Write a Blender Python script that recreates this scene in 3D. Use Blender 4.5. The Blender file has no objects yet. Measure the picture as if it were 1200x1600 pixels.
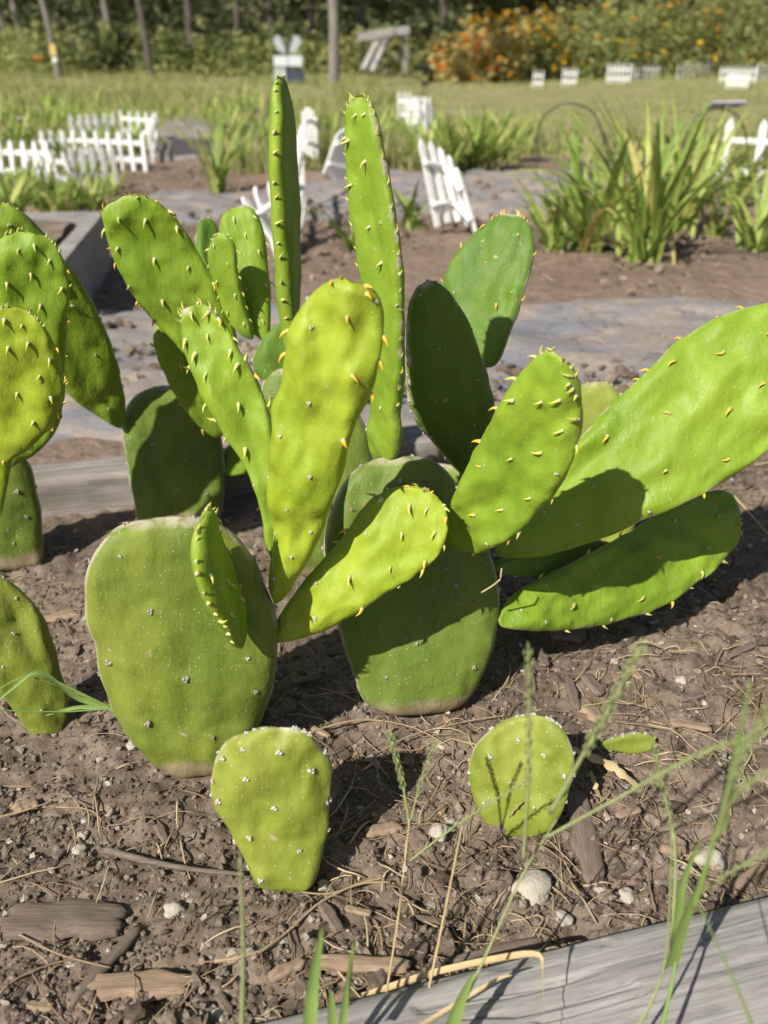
import bpy, bmesh, math, random
import numpy as np
from mathutils import Vector, Matrix, Quaternion, noise as mnoise

random.seed(7); rng = np.random.default_rng(7)
S = bpy.context.scene
COL = S.collection
R = math.radians

# ------------------------------------------------------------------ camera, sky, sun, exposure
FPX = 1386.0                     # focal length in pixels of the 1200x1600 frame
PITCH = R(27.8); CAM = Vector((0, 0, 0.60))
cam = bpy.data.cameras.new('camera'); camo = bpy.data.objects.new('camera', cam); COL.objects.link(camo)
camo.location = CAM; camo.rotation_euler = (R(90) - PITCH, 0, 0)
cam.sensor_fit = 'VERTICAL'; cam.sensor_height = 36.0; cam.lens = 36.0 * FPX / 1600.0
cam.clip_start = 0.02; cam.clip_end = 2000
cam.dof.use_dof = True; cam.dof.focus_distance = 0.80; cam.dof.aperture_fstop = 5.6
S.camera = camo

SUN_EL = R(42); SUN_TRAVEL_AZ = R(37)          # light travels away from the camera and to the right
TRAVEL = Vector((math.sin(SUN_TRAVEL_AZ) * math.cos(SUN_EL), math.cos(SUN_TRAVEL_AZ) * math.cos(SUN_EL), -math.sin(SUN_EL)))
W = bpy.data.worlds.new('World'); S.world = W; W.use_nodes = True
wn = W.node_tree
sky = wn.nodes.new('ShaderNodeTexSky'); sky.sky_type = 'NISHITA'; sky.sun_disc = False
sky.sun_elevation = SUN_EL; sky.sun_rotation = math.atan2(-TRAVEL.x, -TRAVEL.y)
sky.dust_density = 1.5
bgn = wn.nodes['Background']; bgn.inputs['Strength'].default_value = 0.06
wn.links.new(sky.outputs[0], bgn.inputs[0])
sun = bpy.data.lights.new('sun', 'SUN'); sun.energy = 5.0; sun.angle = R(0.55); sun.color = (1.0, 0.95, 0.87)
suno = bpy.data.objects.new('sun', sun); COL.objects.link(suno)
suno.rotation_euler = TRAVEL.to_track_quat('-Z', 'Y').to_euler()
S.view_settings.view_transform = 'Standard'; S.view_settings.look = 'None'
S.view_settings.exposure = 0.32; S.view_settings.gamma = 1.0
S.render.engine = 'CYCLES'; S.cycles.use_denoising = True; S.cycles.max_bounces = 6
S.cycles.transparent_max_bounces = 4

# ------------------------------------------------------------------ helpers
cP, sP = math.cos(PITCH), math.sin(PITCH)
def ray(px, py):
    a = (px - 600) / FPX; b = (py - 800) / FPX
    return Vector((a, cP - b * sP, -sP - b * cP))
def at(px, py, Y):
    d = ray(px, py); return CAM + d * (Y / d.y)
def gnd(px, py, z=0.0):
    d = ray(px, py); return CAM + d * ((z - CAM.z) / d.z)

def tag(o, label=None, cat=None, group=None, kind=None):
    if label: o['label'] = label
    if cat: o['category'] = cat
    if group: o['group'] = group
    if kind: o['kind'] = kind
    return o
def empty(name, loc=(0, 0, 0)):
    o = bpy.data.objects.new(name, None); COL.objects.link(o); o.location = loc
    o.empty_display_size = 0.05
    return o
def mesh(name, verts, faces, mat=None, smooth=True):
    me = bpy.data.meshes.new(name)
    if isinstance(verts, np.ndarray): verts = verts.tolist()
    if isinstance(faces, np.ndarray): faces = faces.tolist()
    me.from_pydata(verts, [], faces)
    for m in (mat if isinstance(mat, (list, tuple)) else [mat]):
        if m: me.materials.append(m)
    if smooth: me.polygons.foreach_set('use_smooth', [True] * len(me.polygons))
    me.update(); return me
def link(name, me, parent=None):
    """Vertices are in world space; the parent is an unrotated Empty or another world-space mesh."""
    o = bpy.data.objects.new(name, me); COL.objects.link(o)
    if parent is not None:
        o.parent = parent
        if parent.type == 'EMPTY':
            o.matrix_parent_inverse = Matrix.Translation(-Vector(parent.location))
    return o
def place(name, me, parent, M):
    """A shared mesh put at world matrix M under a parent."""
    o = bpy.data.objects.new(name, me); COL.objects.link(o)
    if parent is not None:
        o.parent = parent
        if parent.type == 'EMPTY':
            o.matrix_parent_inverse = Matrix.Translation(-Vector(parent.location))
    o.matrix_basis = M
    return o
def frame(n, up=None):
    """Rotation whose Z is n and whose X leans to 'up'."""
    z = Vector(n).normalized()
    u = Vector(up) if up is not None else Vector((0.3, 0.5, 0.8))
    x = u - z * u.dot(z)
    if x.length < 1e-5: x = z.orthogonal()
    x.normalize(); y = z.cross(x)
    return Matrix((x, y, z)).transposed().to_4x4()

class MB:
    def __init__(s): s.v = []; s.f = []
    def add(s, v, f):
        k = len(s.v); s.v += [tuple(p) for p in v]; s.f += [tuple(i + k for i in q) for q in f]
    def box(s, c, sx, sy, sz, rot=None):
        c = Vector(c); v = []
        for x in (-.5, .5):
            for y in (-.5, .5):
                for z in (-.5, .5):
                    p = Vector((x * sx, y * sy, z * sz))
                    if rot is not None: p = rot @ p
                    v.append(c + p)
        s.add(v, [(0, 1, 3, 2), (4, 6, 7, 5), (0, 4, 5, 1), (2, 3, 7, 6), (0, 2, 6, 4), (1, 5, 7, 3)])
    def tube(s, pts, rad, n=6):
        pts = [Vector(p) for p in pts]; k0 = len(s.v); m = len(pts)
        if not hasattr(rad, '__len__'): rad = [rad] * m
        ref = Vector((0.31, 0.2, 0.93))
        for i, p in enumerate(pts):
            t = (pts[min(i + 1, m - 1)] - pts[max(i - 1, 0)]).normalized()
            a = t.cross(ref)
            if a.length < .05: a = t.cross(Vector((1, 0, 0)))
            a.normalize(); b = t.cross(a)
            for j in range(n):
                th = 2 * math.pi * j / n
                s.v.append(tuple(p + (a * math.cos(th) + b * math.sin(th)) * rad[i]))
        for i in range(m - 1):
            for j in range(n):
                s.f.append((k0 + i * n + j, k0 + i * n + (j + 1) % n, k0 + (i + 1) * n + (j + 1) % n, k0 + (i + 1) * n + j))
        s.f.append(tuple(k0 + j for j in range(n))[::-1]); s.f.append(tuple(k0 + (m - 1) * n + j for j in range(n)))
    def strip(s, pts, wid, side, fold=0.0):
        """flat blade along pts with half widths wid; side = width direction(s); folded like a V"""
        k0 = len(s.v); m = len(pts)
        for i, p in enumerate(pts):
            p = Vector(p); t = (Vector(pts[min(i + 1, m - 1)]) - Vector(pts[max(i - 1, 0)])).normalized()
            sd = Vector(side); sd = (sd - t * sd.dot(t)).normalized(); up = sd.cross(t)
            w = wid[i]
            s.v += [tuple(p + sd * w + up * w * fold), tuple(p), tuple(p - sd * w + up * w * fold)]
        for i in range(m - 1):
            a = k0 + 3 * i
            s.f += [(a, a + 1, a + 4, a + 3), (a + 1, a + 2, a + 5, a + 4)]
    def mesh(s, name, mat, smooth=True): return mesh(name, s.v, s.f, mat, smooth)
    def build(s, name, mat, parent=None, smooth=True): return link(name, s.mesh(name, mat, smooth), parent)

def spline(pts, n, closed=False):
    """Catmull-Rom through pts, n samples."""
    P = [Vector(p) for p in pts]; m = len(P); out = []
    segs = m if closed else m - 1
    for k in range(n):
        t = k * segs / (n if closed else n - 1); i = min(int(t), segs - 1); f = t - i
        g = lambda j: P[j % m] if closed else P[max(0, min(m - 1, j))]
        a, b, c, d = g(i - 1), g(i), g(i + 1), g(i + 2)
        out.append(.5 * (2 * b + (c - a) * f + (2 * a - 5 * b + 4 * c - d) * f * f + (3 * b - a - 3 * c + d) * f ** 3))
    return out

def vnoise(x, y, seed=0):
    """vectorised 2D value noise, -1..1"""
    xi = np.floor(x).astype(np.int64); yi = np.floor(y).astype(np.int64); xf = x - xi; yf = y - yi
    def h(a, b):
        n = (a * 374761393 + b * 668265263 + seed * 974711) & 0xffffffff
        n = ((n ^ (n >> 13)) * 1274126177) & 0xffffffff
        return ((n ^ (n >> 16)) & 0xffff) / 32767.5 - 1
    u = xf * xf * (3 - 2 * xf); v = yf * yf * (3 - 2 * yf)
    return (h(xi, yi) * (1 - u) + h(xi + 1, yi) * u) * (1 - v) + (h(xi, yi + 1) * (1 - u) + h(xi + 1, yi + 1) * u) * v
def fbm(x, y, o=4, seed=0):
    r = 0; a = .5
    for k in range(o):
        r = r + a * vnoise(x, y, seed + k * 17); x = x * 2.03 + 5.1; y = y * 2.03 + 3.7; a *= .55
    return r

# ------------------------------------------------------------------ materials
def newmat(name, rough=.7, spec=.5):
    m = bpy.data.materials.new(name); m.use_nodes = True; nt = m.node_tree
    b = nt.nodes['Principled BSDF']; b.inputs['Roughness'].default_value = rough
    b.inputs['Specular IOR Level'].default_value = spec
    return m, nt, b
def N(nt, t, **k):
    n = nt.nodes.new(t)
    for a, v in k.items(): setattr(n, a, v)
    return n
def c4(c): return (c[0], c[1], c[2], 1)
def coords(nt, kind='Object', scale=(1, 1, 1), rot=(0, 0, 0)):
    tc = N(nt, 'ShaderNodeTexCoord'); mp = N(nt, 'ShaderNodeMapping')
    mp.inputs['Scale'].default_value = scale; mp.inputs['Rotation'].default_value = rot
    nt.links.new(tc.outputs[kind], mp.inputs[0]); return mp.outputs[0]
def noise_tex(nt, vec, scale, detail=4, rough=.55, dist=0):
    n = N(nt, 'ShaderNodeTexNoise'); n.inputs['Scale'].default_value = scale; n.inputs['Detail'].default_value = detail
    n.inputs['Roughness'].default_value = rough; n.inputs['Distortion'].default_value = dist
    nt.links.new(vec, n.inputs['Vector']); return n.outputs['Fac']
def ramp(nt, fac, stops, interp='LINEAR'):
    r = N(nt, 'ShaderNodeValToRGB'); e = r.color_ramp.elements; r.color_ramp.interpolation = interp
    while len(e) < len(stops): e.new(.5)
    for i, (p, c) in enumerate(stops):
        e[i].position = p; e[i].color = c4(c) if not isinstance(c, (int, float)) else (c, c, c, 1)
    nt.links.new(fac, r.inputs[0]); return r.outputs[0]
def mixc(nt, fac, a, b, mode='MIX'):
    m = N(nt, 'ShaderNodeMix', data_type='RGBA', blend_type=mode)
    for sock, v in ((m.inputs[0], fac), (m.inputs[6], a), (m.inputs[7], b)):
        if hasattr(v, 'is_output'): nt.links.new(v, sock)
        elif isinstance(v, (int, float)): sock.default_value = v
        else: sock.default_value = c4(v)
    return m.outputs[2]
def math_n(nt, op, a, b=None):
    m = N(nt, 'ShaderNodeMath', operation=op)
    for sock, v in ((m.inputs[0], a), (m.inputs[1], b)):
        if v is None: continue
        if hasattr(v, 'is_output'): nt.links.new(v, sock)
        else: sock.default_value = v
    return m.outputs[0]
def bump(nt, b, h, strength=.3, dist=.002):
    n = N(nt, 'ShaderNodeBump'); n.inputs['Strength'].default_value = strength; n.inputs['Distance'].default_value = dist
    nt.links.new(h, n.inputs['Height']); nt.links.new(n.outputs[0], b.inputs['Normal'])
def geo_out(nt, which): return N(nt, 'ShaderNodeNewGeometry').outputs[which]

def island_mat(name, stops, rough=.8, spec=.3, noise_scale=None, noise_amt=.25, trans=0.0, objrand=False):
    """colour picked per loose island (or object) from a ramp, with some mottling"""
    m, nt, b = newmat(name, rough, spec)
    if objrand:
        fac = N(nt, 'ShaderNodeObjectInfo').outputs['Random']
    else:
        fac = geo_out(nt, 'Random Per Island')
    col = ramp(nt, fac, stops)
    if noise_scale:
        nz = noise_tex(nt, coords(nt), noise_scale, 3)
        dark = ramp(nt, nz, [(.25, 1 - noise_amt * 1.6), (.75, 1 + noise_amt * .6)])
        col = mixc(nt, 1.0, col, dark, 'MULTIPLY')
    nt.links.new(col, b.inputs['Base Color'])
    if trans > 0:
        t = N(nt, 'ShaderNodeBsdfTranslucent'); nt.links.new(col, t.inputs[0])
        mx = N(nt, 'ShaderNodeMixShader'); mx.inputs[0].default_value = trans
        nt.links.new(b.outputs[0], mx.inputs[1]); nt.links.new(t.outputs[0], mx.inputs[2])
        nt.links.new(mx.outputs[0], nt.nodes['Material Output'].inputs[0])
    return m
def flat_mat(name, col, rough=.6, spec=.4, var=.15, scale=30):
    m, nt, b = newmat(name, rough, spec)
    nz = noise_tex(nt, coords(nt), scale, 4)
    nt.links.new(mixc(nt, nz, [c * (1 - var) for c in col], [min(1, c * (1 + var)) for c in col]), b.inputs['Base Color'])
    return m

def pad_mat(name, lo, hi, rim, speck=0.0, cork=0.0, dirt=0.0, rough=.42, sss=.0):
    m, nt, b = newmat(name, rough, .30)
    oc = coords(nt)
    ocs = coords(nt, scale=(1, 1, .45))
    big = noise_tex(nt, ocs, 16, 3, .5, .6)
    col = mixc(nt, ramp(nt, big, [(.32, 0.0), (.68, 1.0)]), lo, hi)
    fine = noise_tex(nt, oc, 170, 4, .6)
    col = mixc(nt, ramp(nt, fine, [(.35, .0), (.7, .22)]), col, [c * 1.25 for c in hi])
    hv = noise_tex(nt, coords(nt, scale=(1, 1, .6), rot=(.2, .4, .3)), 7, 4, .6, .8)
    col = mixc(nt, ramp(nt, hv, [(.42, 0.0), (.75, .36)]), col, [lo[0] * .62, lo[1] * .78, lo[2] * 1.1])
    vs = N(nt, 'ShaderNodeTexVoronoi'); vs.inputs['Scale'].default_value = 62
    dv = N(nt, 'ShaderNodeVectorMath', operation='ADD'); nt.links.new(oc, dv.inputs[0])
    nv = N(nt, 'ShaderNodeTexNoise'); nv.inputs['Scale'].default_value = 160; nt.links.new(oc, nv.inputs['Vector'])
    sv = N(nt, 'ShaderNodeVectorMath', operation='SCALE'); sv.inputs['Scale'].default_value = .012; nt.links.new(nv.outputs['Color'], sv.inputs[0]); nt.links.new(sv.outputs[0], dv.inputs[1])
    nt.links.new(dv.outputs[0], vs.inputs['Vector'])
    sc_ = N(nt, 'ShaderNodeSeparateColor'); nt.links.new(vs.outputs['Color'], sc_.inputs[0])
    scab = math_n(nt, 'MULTIPLY', math_n(nt, 'GREATER_THAN', sc_.outputs[1], .955 - .05 * min(1, cork)), ramp(nt, vs.outputs['Distance'], [(.10, .8), (.20, 0.0)]))
    col = mixc(nt, scab, col, (.40, .33, .20))
    # fine pale stomata dots
    vd = N(nt, 'ShaderNodeTexVoronoi'); vd.inputs['Scale'].default_value = 520; nt.links.new(oc, vd.inputs['Vector'])
    col = mixc(nt, ramp(nt, vd.outputs['Distance'], [(.10, .14), (.25, 0.0)]), col, (.42, .50, .2))
    ed = N(nt, 'ShaderNodeAttribute', attribute_name='edge').outputs['Fac']
    col = mixc(nt, math_n(nt, 'MULTIPLY', ramp(nt, ed, [(.95, 0.0), (1.0, .75)]), ramp(nt, noise_tex(nt, oc, 34, 4), [(.3, .25), (.65, 1.0)])), col, rim)
    if speck > 0:
        v = N(nt, 'ShaderNodeTexVoronoi'); v.inputs['Scale'].default_value = 260; v.inputs['Randomness'].default_value = 1
        nt.links.new(oc, v.inputs['Vector'])
        sel = math_n(nt, 'GREATER_THAN', N(nt, 'ShaderNodeSeparateColor').outputs[0], 1 - speck)
        sc = sel.node.inputs[0].links[0].from_node; nt.links.new(v.outputs['Color'], sc.inputs[0])
        dot = ramp(nt, v.outputs['Distance'], [(.10, 1.0), (.17, 0.0)])
        col = mixc(nt, math_n(nt, 'MULTIPLY', math_n(nt, 'MULTIPLY', dot, sel), .75), col, (.55, .55, .40))
        # scratches
        sc2 = noise_tex(nt, coords(nt, scale=(40, 40, 7), rot=(.3, .5, .9)), 8, 2, .5, 1.0)
        col = mixc(nt, ramp(nt, sc2, [(.70, 0.0), (.76, .35)]), col, (.5, .5, .34))
    if cork > 0:
        cn = noise_tex(nt, oc, 60, 5, .65)
        ce = math_n(nt, 'MULTIPLY', ramp(nt, ed, [(.945, 0.0), (.995, 1.0)]), ramp(nt, cn, [(.5 - .2 * cork, 0.0), (.62 - .2 * cork, 1.0)]))
        col = mixc(nt, ce, col, mixc(nt, cn, (.30, .24, .16), (.56, .50, .40)))
    if dirt > 0:
        sp = N(nt, 'ShaderNodeSeparateXYZ'); nt.links.new(geo_out(nt, 'Position'), sp.inputs[0])
        dn = math_n(nt, 'ADD', math_n(nt, 'MULTIPLY', noise_tex(nt, oc, 90, 8, .8), .55), math_n(nt, 'MULTIPLY', noise_tex(nt, oc, 16, 3, .6), .5))
        hgt = math_n(nt, 'ADD', sp.outputs[2], math_n(nt, 'MULTIPLY', dn, -.05))
        col = mixc(nt, ramp(nt, math_n(nt, 'ADD', math_n(nt, 'MULTIPLY', hgt, 30.0), .5), [(.10 + dirt * .3, .92), (.36 + dirt * .3, 0.0)]), col, mixc(nt, dn, (.20, .15, .09), (.42, .33, .20)))
    nt.links.new(col, b.inputs['Base Color'])
    rn = noise_tex(nt, oc, 25, 3)
    nt.links.new(ramp(nt, rn, [(.3, rough - .02), (.7, rough + .18)]), b.inputs['Roughness'])
    hb = math_n(nt, 'ADD', noise_tex(nt, ocs, 55, 3), math_n(nt, 'MULTIPLY', noise_tex(nt, oc, 420, 2), .12))
    bump(nt, b, hb, .55, .0045)
    if sss > 0:
        b.inputs['Subsurface Weight'].default_value = sss
        b.inputs['Subsurface Radius'].default_value = (.6, 1.0, .15); b.inputs['Subsurface Scale'].default_value = .004
    return m

M_YOUNG = pad_mat('pad_young', (.150, .255, .016), (.25, .365, .028), (.34, .40, .05), speck=.10, sss=.05, rough=.46)
M_BRIGHT = pad_mat('pad_bright', (.215, .298, .016), (.330, .412, .030), (.40, .45, .05), speck=.14, sss=.05, rough=.46)
M_FRESH = pad_mat('pad_fresh', (.145, .245, .014), (.235, .345, .027), (.28, .37, .05), speck=.10, cork=.12, sss=.05, rough=.46)
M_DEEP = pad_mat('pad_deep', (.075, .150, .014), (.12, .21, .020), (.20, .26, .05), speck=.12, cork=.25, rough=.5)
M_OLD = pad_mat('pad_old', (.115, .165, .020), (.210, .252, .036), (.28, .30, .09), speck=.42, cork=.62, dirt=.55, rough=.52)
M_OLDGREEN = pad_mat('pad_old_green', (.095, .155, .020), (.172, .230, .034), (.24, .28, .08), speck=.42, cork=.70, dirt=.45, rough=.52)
M_SMALL = pad_mat('pad_small', (.155, .200, .022), (.255, .290, .040), (.34, .38, .08), speck=.34, cork=.22, rough=.5)

def spine_mats():
    a = flat_mat('spine_green', (.55, .55, .12), .45, .4, .2, 200)
    b = flat_mat('spine_amber', (.75, .46, .05), .45, .4, .25, 200)
    c = flat_mat('areole_wool', (.50, .48, .41), .9, .1, .25, 400)
    d = flat_mat('areole_grey', (.34, .31, .25), .9, .1, .35, 400)
    return a, b, c, d
M_SPG, M_SPA, M_WOOL, M_GREYWOOL = spine_mats()

def soil_mat(name, stops, rough=.95, scale=9):
    m, nt, b = newmat(name, rough, .15)
    oc = coords(nt)
    n1 = noise_tex(nt, oc, scale, 6, .6); n2 = noise_tex(nt, oc, 140, 5, .7); n3 = noise_tex(nt, oc, 900, 3, .6)
    col = ramp(nt, n1, stops)
    col = mixc(nt, 1.0, col, ramp(nt, n2, [(.3, .62), (.7, 1.3)]), 'MULTIPLY')
    nt.links.new(col, b.inputs['Base Color'])
    bump(nt, b, math_n(nt, 'ADD', n2, math_n(nt, 'MULTIPLY', n3, .4)), .8, .004)
    return m
M_SOIL = soil_mat('bed_soil', [(.3, (.128, .097, .071)), (.55, (.228, .177, .132)), (.75, (.35, .278, .212))])
M_CLOD = island_mat('soil_clod', [(0, (.122, .092, .068)), (.5, (.228, .177, .134)), (1, (.38, .305, .235))], .95, .12, 260, .3)
M_PEB = island_mat('pebble', [(0, (.20, .16, .125)), (.5, (.32, .265, .21)), (1, (.52, .46, .38))], .85, .2, 300, .3)
for _m, _sc, _st in ((M_CLOD, 700, .9), (M_PEB, 600, .6)):
    _nt = _m.node_tree; bump(_nt, _nt.nodes['Principled BSDF'], noise_tex(_nt, coords(_nt), _sc, 5, .7), _st, .002)
M_STRAW = island_mat('dry_straw', [(0, (.20, .135, .08)), (.5, (.36, .26, .155)), (1, (.54, .43, .27))], .8, .2, 60, .2)
M_STONE = flat_mat('pale_stone', (.43, .385, .315), .85, .2, .3, 90)
_nt = M_STONE.node_tree; bump(_nt, _nt.nodes['Principled BSDF'], noise_tex(_nt, coords(_nt), 240, 6), .7, .003)

def wood_mat(name, lo, hi, axis='X', scale=1.0, crack=True, edge=None):
    m, nt, b = newmat(name, .85, .2)
    s = {'X': (1.6, 46, 46), 'Y': (46, 1.6, 46), 'Z': (46, 46, 1.6)}[axis]
    v = coords(nt, scale=[q * scale for q in s])
    g = noise_tex(nt, v, 5, 8, .75, .25); g2 = noise_tex(nt, v, 17, 6, .8); pat = noise_tex(nt, coords(nt), 7 * scale, 4)
    col = mixc(nt, ramp(nt, g, [(.33, 0.0), (.66, 1.0)]), lo, hi)
    col = mixc(nt, 1.0, col, ramp(nt, g2, [(.36, .60), (.44, .95), (.7, 1.15)]), 'MULTIPLY')
    col = mixc(nt, 1.0, col, ramp(nt, pat, [(.3, .72), (.7, 1.12)]), 'MULTIPLY')
    nt.links.new(col, b.inputs['Base Color'])
    bump(nt, b, math_n(nt, 'ADD', g, math_n(nt, 'MULTIPLY', g2, .5)), .6, .002)
    return m
M_TIMBER = wood_mat('weathered_timber', (.25, .232, .212), (.45, .425, .395))
M_TIMBER_BROWN = wood_mat('weathered_timber_brown', (.20, .172, .148), (.38, .345, .305))
M_CHIP = wood_mat('wood_chip_grey', (.14, .105, .08), (.27, .21, .165), 'X', 2.2)
M_CHIPTAN = wood_mat('wood_chip_tan', (.26, .18, .12), (.46, .34, .23), 'X', 2.2)
M_BARK = wood_mat('bark', (.075, .062, .052), (.17, .145, .125), 'Z', .5)
M_BARKPALE = wood_mat('bark_pale', (.17, .15, .13), (.31, .28, .25), 'Z', .4)
M_WHITE = flat_mat('white_plastic', (.80, .80, .79), .45, .5, .05, 12)
M_LEAF = island_mat('daylily_leaf', [(0, (.20, .30, .05)), (.5, (.36, .46, .10)), (.85, (.50, .56, .16)), (1, (.62, .52, .22))], .5, .35, 20, .2, .3)
M_LEAFO = island_mat('daylily_leaf_single', [(0, (.20, .31, .05)), (.5, (.36, .47, .10)), (.82, (.50, .57, .15)), (1, (.66, .54, .20))], .5, .35, 14, .25, .3, objrand=True)
M_GRASSG = island_mat('meadow_grass', [(0, (.17, .22, .06)), (.5, (.30, .33, .11)), (1, (.50, .45, .23))], .7, .2, None, 0, .25)
M_WEED = flat_mat('weed_green', (.19, .28, .07), .55, .3, .25, 40)
M_WEEDPALE = flat_mat('weed_pale', (.27, .31, .13), .65, .2, .25, 200)
M_DRYBLADE = flat_mat('dry_blade', (.48, .37, .20), .7, .2, .25, 60)
M_FOL1 = island_mat('tree_leaf', [(0, (.05, .068, .030)), (.6, (.15, .17, .075)), (1, (.36, .37, .18))], .7, .2, None, 0, .42)
M_FOL2 = island_mat('shrub_leaf', [(0, (.20, .25, .09)), (.6, (.38, .42, .15)), (1, (.55, .54, .24))], .7, .2, None, 0, .45)
M_FOLRED = island_mat('russet_leaf', [(0, (.44, .30, .10)), (.5, (.56, .46, .17)), (1, (.48, .50, .20))], .7, .2, None, 0, .25)
M_FLOW = island_mat('orange_petal', [(0, (.62, .22, .01)), (.6, (.75, .40, .01)), (1, (.78, .55, .03))], .6, .3, None, 0, .2)
M_FLOWR = island_mat('red_petal', [(0, (.5, .10, .02)), (1, (.68, .28, .03))], .6, .3, None, 0, .2)

def fabric_mat():
    m, nt, b = newmat('landscape_fabric', .8, .25)
    oc = coords(nt)
    weave = N(nt, 'ShaderNodeTexChecker'); weave.inputs['Scale'].default_value = 260; nt.links.new(oc, weave.inputs[0])
    base = mixc(nt, noise_tex(nt, oc, 5, 4), (.125, .132, .15), (.22, .228, .245))
    base = mixc(nt, math_n(nt, 'MULTIPLY', weave.outputs['Fac'], .25), base, (.27, .28, .31))
    d = noise_tex(nt, coords(nt, scale=(.8, 1.5, 1)), 4.6, 9, .70, .5)
    dirt = ramp(nt, d, [(.40, .05), (.62, .9)])
    col = mixc(nt, dirt, base, ramp(nt, noise_tex(nt, oc, 60, 5), [(.3, (.27, .205, .15)), (.7, (.45, .36, .28))]))
    nt.links.new(col, b.inputs['Base Color'])
    bump(nt, b, math_n(nt, 'ADD', noise_tex(nt, oc, 60, 4), dirt), .5, .006)
    return m
M_FABRIC = fabric_mat()
M_PATH = soil_mat('path_grit', [(.3, (.20, .18, .16)), (.55, (.30, .27, .245)), (.75, (.40, .36, .33))], scale=3)

def ground_mat():
    m, nt, b = newmat('garden_ground', .95, .1)
    oc = coords(nt)
    n1 = noise_tex(nt, oc, .9, 6, .6); n2 = noise_tex(nt, oc, 28, 6, .65); n3 = noise_tex(nt, oc, .35, 4)
    soil = ramp(nt, n1, [(.3, (.175, .125, .09)), (.55, (.27, .20, .15)), (.75, (.37, .285, .215))])
    soil = mixc(nt, 1.0, soil, ramp(nt, n2, [(.3, .7), (.7, 1.25)]), 'MULTIPLY')
    grass = ramp(nt, noise_tex(nt, oc, 2.2, 6, .65), [(.3, (.19, .20, .075)), (.55, (.30, .28, .13)), (.75, (.40, .34, .20))])
    sp = N(nt, 'ShaderNodeSeparateXYZ'); nt.links.new(geo_out(nt, 'Position'), sp.inputs[0])
    yy = math_n(nt, 'ADD', sp.outputs[1], math_n(nt, 'MULTIPLY', math_n(nt, 'SUBTRACT', n3, .5), 7.0))
    fac = ramp(nt, math_n(nt, 'MULTIPLY', yy, .05), [(.32, 0.0), (.42, 1.0)])
    nt.links.new(mixc(nt, fac, soil, grass), b.inputs['Base Color'])
    bump(nt, b, math_n(nt, 'ADD', n2, math_n(nt, 'MULTIPLY', n1, 2)), .9, .02)
    return m
M_GROUND = ground_mat()

# ------------------------------------------------------------------ the setting: ground, soil bed, fabric
BED_ANG = R(15)
bu = Vector((math.cos(BED_ANG), math.sin(BED_ANG), 0)); bw = Vector((-math.sin(BED_ANG), math.cos(BED_ANG), 0))
GZ = -0.035
def build_ground():
    xs = np.concatenate([[-900, -300, -100, -40], np.linspace(-16, 16, 130), [40, 100, 300, 900]])
    ys = np.concatenate([[-60, -10, -2], np.linspace(.0, 8, 90), np.linspace(8.3, 30, 60), [45, 80, 200, 600, 1500]])
    X, Y = np.meshgrid(xs, ys)
    amp = np.clip((np.abs(X) < 16.5) * 1.0, 0, 1) * np.clip((Y > 1.7) * 1.0, 0, 1)
    Z = GZ + amp * (.05 * fbm(X * 1.1, Y * 1.1, 3, 3) + .03 * fbm(X * 5, Y * 5, 3, 5)) * np.clip((Y - 1.6) / 1.5, 0, 1)
    nx, ny = len(xs), len(ys)
    V = np.stack([X, Y, Z], -1).reshape(-1, 3)
    i = np.arange(ny - 1)[:, None] * nx + np.arange(nx - 1)[None]
    F = np.stack([i, i + 1, i + nx + 1, i + nx], -1).reshape(-1, 4)
    tag(link('ground', mesh('ground', V, F, M_GROUND)), kind='structure')
build_ground()

def soil_z(x, y):
    x = np.asarray(x, float); y = np.asarray(y, float)
    z = .012 * fbm(x * 7, y * 7, 3, 11) + .016 * fbm(x * 26, y * 26, 3, 21) + .014 * fbm(x * 75, y * 75, 4, 31)
    rid = 1 - np.abs(fbm(x * 55, y * 55, 2, 41)) * 2.6
    z = z + .0035 * np.clip(rid, -1, 1)
    smooth = np.clip((fbm(x * 3.1 + 4, y * 3.1, 2, 51) + .15) * 2.0, 0, 1) * .45        # some trodden, flatter patches
    return z * (1 - smooth) - .004
def build_soil():
    xs = np.arange(-1.25, 1.75, .0042)
    ys = [.22]
    while ys[-1] < 1.66: ys.append(ys[-1] + .0026 * max(.85, ys[-1] / .6) ** 1.3)
    ys = np.array(ys)
    X, Y = np.meshgrid(xs, ys); Z = soil_z(X, Y)
    # only between the two timbers: drop outside the bed
    q = -X * math.sin(BED_ANG) + Y * math.cos(BED_ANG)
    Z = np.where((q < .345) | (q > 1.345), Z - .06, Z)
    nx, ny = len(xs), len(ys)
    V = np.stack([X, Y, Z], -1).reshape(-1, 3)
    i = np.arange(ny - 1)[:, None] * nx + np.arange(nx - 1)[None]
    F = np.stack([i, i + 1, i + nx + 1, i + nx], -1).reshape(-1, 4)
    tag(link('soil_bed', mesh('soil_bed', V, F, M_SOIL)), kind='structure')
build_soil()

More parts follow.
